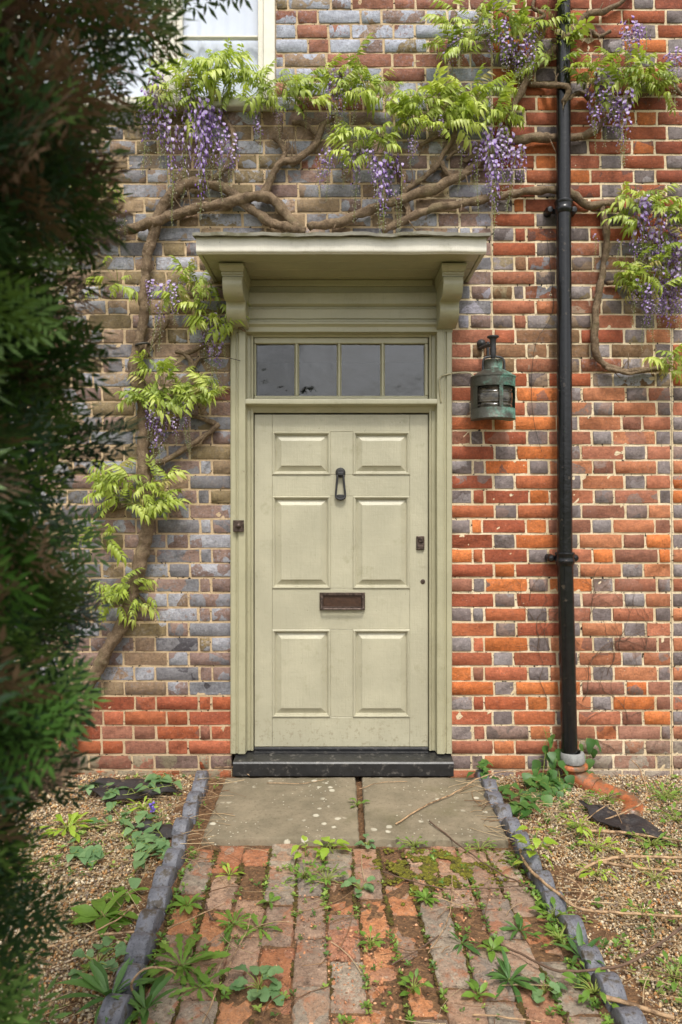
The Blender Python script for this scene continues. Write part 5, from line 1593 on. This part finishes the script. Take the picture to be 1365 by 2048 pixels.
for me, loc, mx, s_ in LEAVES[:296]:
    o = bpy.data.objects.new('leaf', me); COL.objects.link(o); o.parent = wis
    o.location = loc-wloc(wis); o.rotation_mode = 'QUATERNION'; o.rotation_quaternion = mx.to_quaternion(); o.scale = (s_, s_, s_)
for mt_ in ('wleaf', 'wleaf2', 'wleaf3'):
    VV, FF, MM, nv = [], [], [], 0
    for me, loc, mx, s_ in LEAVES[296:]:
        if me.materials[0] != M[mt_]: continue
        VV += [tuple(mx@(v.co*s_)+loc) for v in me.vertices]; FF += [tuple(i+nv for i in p_.vertices) for p_ in me.polygons]; MM += [p_.material_index for p_ in me.polygons]; nv += len(me.vertices)
    mb = MB(); mb.v = [Vector(v) for v in VV]; mb.f = FF; mb.m = MM
    mb.build('foliage', [M[mt_], M['petiole']], wis, True)['kind'] = 'stuff'
stems_mb.build('leaf_stalks', M['petiole'], wis, True)['kind'] = 'stuff'

# flower racemes (shared meshes), hanging down -Z, unit length 1 = .3 m
def raceme(seed, n=64, open_=.6, L=.30, fat=1.0):
    r_ = random.Random(seed); mb = MB()
    ax = lambda t_: Vector((.012*math.sin(t_*2.5+seed), .008*math.sin(t_*3+seed*2), -L*t_))
    mb.tube([ax(i/8) for i in range(9)], [.0015*(1-.08*i) for i in range(9)], 4, m=3, cap=False)
    def disc(c, nrm, up, w_, h_, m, cup):
        s_ = up.cross(nrm).normalized(); u = nrm.cross(s_)
        ring = []
        for k in range(7):
            a = 2*math.pi*k/7; ring.append(c+s_*math.cos(a)*w_+u*math.sin(a)*h_+nrm*cup*(.5+.5*math.cos(2*a)))
        b = len(mb.v); mb.v += [c]+ring
        for k in range(7): mb.f.append((b, b+1+k, b+1+(k+1) % 7)); mb.m.append(m)
    def bud(c, d, l, w_, m):
        s_ = d.orthogonal().normalized(); u = d.cross(s_)
        b = len(mb.v); mb.v += [c-d*l*.5]+[c-d*l*.05+(s_*math.cos(a)+u*math.sin(a))*w_ for a in (0,1.57,3.14,4.71)]+[c+d*l*.5]
        for k in range(4):
            mb.f += [(b, b+1+(k+1) % 4, b+1+k), (b+5, b+1+k, b+1+(k+1) % 4)]; mb.m += [m, m]
    for i in range(n):
        t_ = (i+r_.random())/n
        a = i*2.4+r_.uniform(-.4,.4)
        if r_.random() < .08: continue
        rad = (.030*(1-t_)**.55+.006)*fat*r_.uniform(.35,1.3)
        out = Vector((math.cos(a), math.sin(a), 0)); c0 = ax(t_)
        tip = c0+out*rad+Vector((0,0,-.006+.004*r_.random()))
        mb.tube([c0, tip], [.0006,.0005], 3, m=3, cap=False)
        if t_ < open_*r_.uniform(.85,1.1):
            k = (1-.45*t_/open_)*r_.uniform(.85,1.15)
            nrm = (out+Vector((0,0,.35))).normalized()
            disc(tip+Vector((0,0,.005*k)), nrm, Vector((0,0,1)), .0112*k, .0104*k, 0, .004)
            d = (out*.75+Vector((0,0,-.75))).normalized()
            bud(tip+out*.004-Vector((0,0,.004)), d, .0185*k, .0056*k, 1)
        elif t_ < open_+.16: bud(tip, (out*.5+Vector((0,0,-1))).normalized(), .0115, .0038, 1 if r_.random() < .5 else 0)
        else:
            q = .0085-.005*(t_-open_); bud(tip, (out+Vector((0,0,-.4))).normalized(), q, .0022, 2)
    me = bpy.data.meshes.new('flower_raceme'); me.from_pydata([tuple(v) for v in mb.v], [], mb.f)
    for k in ('petal', 'keel', 'bud', 'petiole'): me.materials.append(M[k])
    me.polygons.foreach_set('material_index', mb.m); me.polygons.foreach_set('use_smooth', [True]*len(mb.f)); me.update()
    return me
RT = [raceme(1, 76, .66, fat=1.0), raceme(2, 62, .50, fat=.9), raceme(3, 54, .40, fat=.8), raceme(4, 84, .74, fat=1.15), raceme(5, 54, .08, fat=.5), raceme(6, 58, .58, fat=.95), raceme(7, 66, .34, fat=.85), raceme(8, 44, .62, fat=1.0)]
ALT = {5: (5,), 0: (0,5,7), 1: (1,6,5), 2: (2,6), 3: (3,0), 4: (4,)}
def fl_(px, py, length, k, y=None):
    o = bpy.data.objects.new('flower_raceme', RT[rng.choice(ALT[k])]); COL.objects.link(o); o.parent = wis
    o.location = P(px, py, y if y is not None else -.06-rng.random()*.06)-wloc(wis)
    o.rotation_euler = (rng.uniform(-.08,.08), rng.uniform(-.12,.12), rng.random()*6)
    s_ = length/(.30*S); w_ = max(.6, min(1.05, s_*.5+.48))*rng.uniform(.85,1.1); o.scale = (w_, w_, s_)
for a in ((318,168,175,1),(300,195,150,2),(340,210,170,1),(375,165,215,0),(395,185,190,3),(412,215,215,0),(432,210,150,0),(450,250,120,1),(440,300,100,4),(330,250,150,4),(362,270,130,4),(412,300,110,4),(462,320,85,4),(306,150,120,2),
          (512,218,62,0),(520,250,90,4),(664,150,110,0),(672,168,120,1),(712,178,80,2),(655,298,100,2),(640,310,80,4),(690,290,80,1),(716,300,140,1),(742,300,90,0),(770,308,150,0),(760,320,180,2),(800,330,150,4),(790,380,90,4),
          (975,258,150,1),(985,270,180,0),(1003,255,110,3),(1020,268,150,1),(960,300,130,4),(1028,300,120,2),(990,330,140,4),(925,295,90,4),(1000,40,100,3),(1010,70,120,1),(1062,55,110,0),(1078,50,90,2),(1040,75,100,1),(905,78,100,2),(920,70,60,2),(890,110,80,4),
          (1192,150,120,3),(1215,165,120,1),(1228,185,90,0),(1250,180,150,1),(1245,200,130,4),(1200,190,110,4),(1262,35,110,0),(1275,45,120,1),(1250,60,90,2),(1292,60,110,4),(1352,100,110,1),(1345,120,90,2),
          (1275,395,140,0),(1285,400,170,1),(1312,460,160,2),(1345,440,160,1),(1358,480,140,3),(1335,500,120,2),(1290,565,100,0),(1305,575,110,1),(1352,530,110,0),(1360,570,90,1),(1290,590,110,4),(1240,480,70,4),(1190,470,60,4),
          (345,562,75,1),(330,570,130,2),(362,555,60,0),(318,610,100,4),(412,632,100,1),(420,640,140,2),(425,700,90,4),(320,795,125,0),(332,800,100,1),(370,805,95,2),(312,840,110,4),(372,840,80,4),(310,880,95,4),
          (185,405,75,1),(225,395,80,5),(130,400,80,1),(250,420,70,4),(1325,420,120,1),(1338,560,110,0),(1270,560,90,1),(1362,420,120,1),(560,215,60,2),(610,200,55,4),(880,235,60,2),(830,270,70,1),(300,560,70,1),(450,650,70,4),(200,415,60,0),(160,440,70,1),(105,385,60,1),(235,450,60,4),(345,330,120,4)):
    fl_(*a)
    if a[3] != 4 and a[2] > 90: fl_(a[0]+rng.uniform(-24,24), a[1]+rng.uniform(-10,25), a[2]*rng.uniform(.5,.85), rng.choice((0,1,2,5)))

# ------------------------------------------------------------------ thin training wires, dead creeper
def wire(label, pts, r=.0013, mt='vine_wire', y=-.012, name='training_wire', cat='wire'):
    pv, pr_ = catmull([(P(a, b, y), r) for a, b in pts], .03)
    tag(MB().tube(pv, pr_, 5).build(name, M[mt], None, True), label, cat)
wire('thin slack wire hanging down the red wall between lantern and downpipe', [(1094,470),(1100,520),(1108,600),(1100,640),(1075,680),(1066,730),(1064,790),(1070,850),(1085,905)])
wire('dark wire stretched across the bricks left of the door over the trunk', [(205,870),(260,840),(300,815),(340,800)], .0016)
wire('dark wire on the bricks below the left end of the canopy', [(310,482),(350,478),(388,478)], .0018)
wire('dark wire tied from a wall nail left of the fanlight', [(400,720),(430,712),(460,716),(482,722)], .0018, y=-.045)
m = MB()
def creeper(p, a, n, r):
    pts = [p]
    for i in range(n):
        a += rng.uniform(-.5,.5); pts.append(pts[-1]+Vector((math.cos(a)*.035, 0, math.sin(a)*.035)))
        if rng.random() < .3 and r > .0007: creeper(pts[-1], a+rng.choice((-1,1))*rng.uniform(.4,1.0), max(2, n//2), r*.7)
    pv, pr_ = catmull([(q+Vector((0, -.004-.003*rng.random(), 0)), r*(1-.5*i/n)) for i, q in enumerate(pts)], .025)
    m.tube(pv, pr_, 4, cap=False)
for px, py, a, n in ((1068,1240,1.9,6),(1075,1300,1.8,8),(1060,1200,1.7,5),(1100,1300,2.2,5),(1165,1400,1.4,9),(1180,1330,1.2,10),(1160,1290,1.8,7),(1215,1350,1.5,9),(1240,1300,1.7,7),(1200,1420,2.3,8),(1255,1440,1.9,7),(1230,1500,2.0,6),(1180,1240,1.3,6),(1095,1400,1.9,9),(1170,1450,.9,8),(1290,1300,1.8,5),(1110,1230,1.2,4),(1190,1180,1.7,4)):
    creeper(P(px, py, 0), a, n, .0017)
tag(m.build('dead_creeper', M['twig_dark'], None, True), 'dead creeper stems clinging to the red wall behind and beside the downpipe', 'climber')

# ------------------------------------------------------------------ conifer hedge close to the camera
HC = Vector((-.74, -2.86, 0))
dist = math.hypot(HC.x, CAM_D+HC.y); cang = math.atan2(-HC.x, CAM_D+HC.y)
BND = [(-200,520),(0,480),(60,490),(110,455),(180,370),(260,285),(330,240),(400,235),(480,285),(520,290),(560,225),(640,225),(720,215),(800,200),(880,225),(950,205),(1000,175),(1100,190),(1200,200),(1280,240),(1330,205),(1450,135),(1550,115),(1650,70),(1750,90),(1850,105),(1950,85),(2048,90),(2300,90)]
def hrad(z):
    py = 1000-(z-CAM_H)*1368/.90
    b = np.interp(py, [p[0] for p in BND], [p[1] for p in BND])
    th = math.atan((683-b)/1368)
    return dist*math.sin(max(.05, cang-th))
# frond template
fv, ff_ = [], []
def needle(b, d, s_, l, w_):
    k = len(fv); fv.extend([b, b+d*l*.45+s_*w_, b+d*l, b+d*l*.45-s_*w_]); ff_.append((k, k+1, k+2, k+3))
def shoot(b, d, L, nn):
    up = Vector((0,0,1)); s_ = d.cross(up).normalized()
    for i in range(nn):
        t_ = (i+.5)/nn; p = b+d*L*t_+Vector((0,0,-.12*L*t_*t_))
        for q in (-1, 1):
            dd = (d*.75+s_*q*.7+Vector((0,0,rng.uniform(-.15,.25)))).normalized()
            needle(p, dd, dd.cross(up).normalized(), rng.uniform(.018,.028)*(1-.3*t_), .0024)
    needle(b+d*L, d, s_, .022, .0026)
shoot(Vector((0,0,0)), Vector((0,1,0)), .13, 9)
for i, y in enumerate((.02,.04,.06,.08,.10)):
    for q in (-1, 1):
        if rng.random() < .9: shoot(Vector((0,y,0)), Vector((q*.72,.70,rng.uniform(-.1,.1))).normalized(), .062*(1-i*.12), 4)
FVt = np.array([tuple(v) for v in fv]); FFt = np.array(ff_)
hedge = thing('conifer_hedge', 'tall dark conifer hedge out of focus at the left edge, close to the viewer', 'hedge', (HC.x, HC.y, -.01))
VV, CC = [], []
NF = 3000
toc = math.atan2(-HC.y-CAM_D, -HC.x)   # direction towards the camera
GREEN = [(.055,.13,.022), (.085,.18,.03), (.04,.09,.024), (.13,.23,.05), (.04,.085,.04)]
BROWN = [(.16,.10,.06), (.26,.17,.11), (.12,.075,.045)]
for i in range(NF):
    a = toc+rng.gauss(.45, .75) if i < NF*.8 else rng.random()*6.283
    z = rng.uniform(.55, 2.35) if i < NF*.85 else rng.uniform(.02, 2.5)
    t_ = rng.random()
    r0_ = hrad(z)*(1+.05*noise.noise(Vector((math.cos(a)*4, math.sin(a)*4, z*9))))
    depth = rng.random()**1.6*.26
    r_ = r0_-.125-depth+.040*noise.noise(Vector((a*5, z*14, 2)))
    top = max(0, min(1, (z-1.85)/.2))
    if top > .2 and rng.random() < .62*top*(1 if depth < .10 else .5): continue
    p = HC+Vector((math.cos(a)*r_, math.sin(a)*r_, z))
    d = Vector((math.cos(a+rng.gauss(0,.5)), math.sin(a+rng.gauss(0,.5)), rng.gauss(.12,.35))).normalized()
    roll = rng.gauss(0, .8)
    x = d.cross(Vector((0,0,1))).normalized(); u = x.cross(d)
    x2 = x*math.cos(roll)+u*math.sin(roll); u2 = x2.cross(d)
    Mx = np.array([tuple(x2), tuple(d), tuple(u2)]).T
    s_ = rng.uniform(.7,1.25)
    VV.append(FVt@Mx.T*s_+np.array(tuple(p)))
    pbrown = .10+.22*min(1, depth/.2)+(.45 if z > 1.78+.15*noise.noise(Vector((a*3, z*3, 0))) else 0)
    col = rng.choice(BROWN) if rng.random() < pbrown else rng.choice(GREEN)
    k = rng.uniform(.45,1.25)
    CC.append(np.tile(np.array((*mul(col,k),1)), (len(FVt),1)))
n_ = len(VV)
o = np_mesh('foliage', np.concatenate(VV), (FFt[None]+len(FVt)*np.arange(n_)[:,None,None]).reshape(-1,4), M['yew'], hedge, (HC.x, HC.y, 0), np.concatenate(CC)); o['kind'] = 'stuff'
for i in range(70):
    a = toc+rng.gauss(.45,.8); z = rng.uniform(.5,2.3) if i > 5 else rng.uniform(.05,.6)
    r_ = min(hrad(z), hrad(min(2.2, z+.2)), hrad(z+.1))-rng.uniform(.09,.2)
    st = HC+Vector((rng.uniform(-.06,.06), rng.uniform(-.06,.06), z-rng.uniform(.15,.4)))
    if st.z < 0: st.z = .01
    en = HC+Vector((math.cos(a)*r_, math.sin(a)*r_, z+rng.uniform(-.05,.2)))
    md = st.lerp(en,.55)+Vector((rng.uniform(-.04,.04), rng.uniform(-.04,.04), rng.uniform(-.06,.03)))
    pv, pr_ = catmull([(st, .010), (md, .0075), (en, .0025)], .03)
    MB().tube(pv, pr_, 6, knob=.3).build('branch', M['yew_twig'], hedge, True)
for i in range(5):
    a = i*1.3; b = HC+Vector((math.cos(a)*.1, math.sin(a)*.1, -.03))
    pv, pr_ = catmull([(b, .035), (b+Vector((rng.uniform(-.04,.04), rng.uniform(-.04,.04), .9)), .028), (b+Vector((rng.uniform(-.08,.08), rng.uniform(-.08,.08), 1.8)), .02), (b+Vector((rng.uniform(-.1,.1), rng.uniform(-.1,.1), 2.45)), .008)], .05)
    MB().tube(pv, pr_, 9, knob=.3).build('trunk', M['yew_twig'], hedge, True)
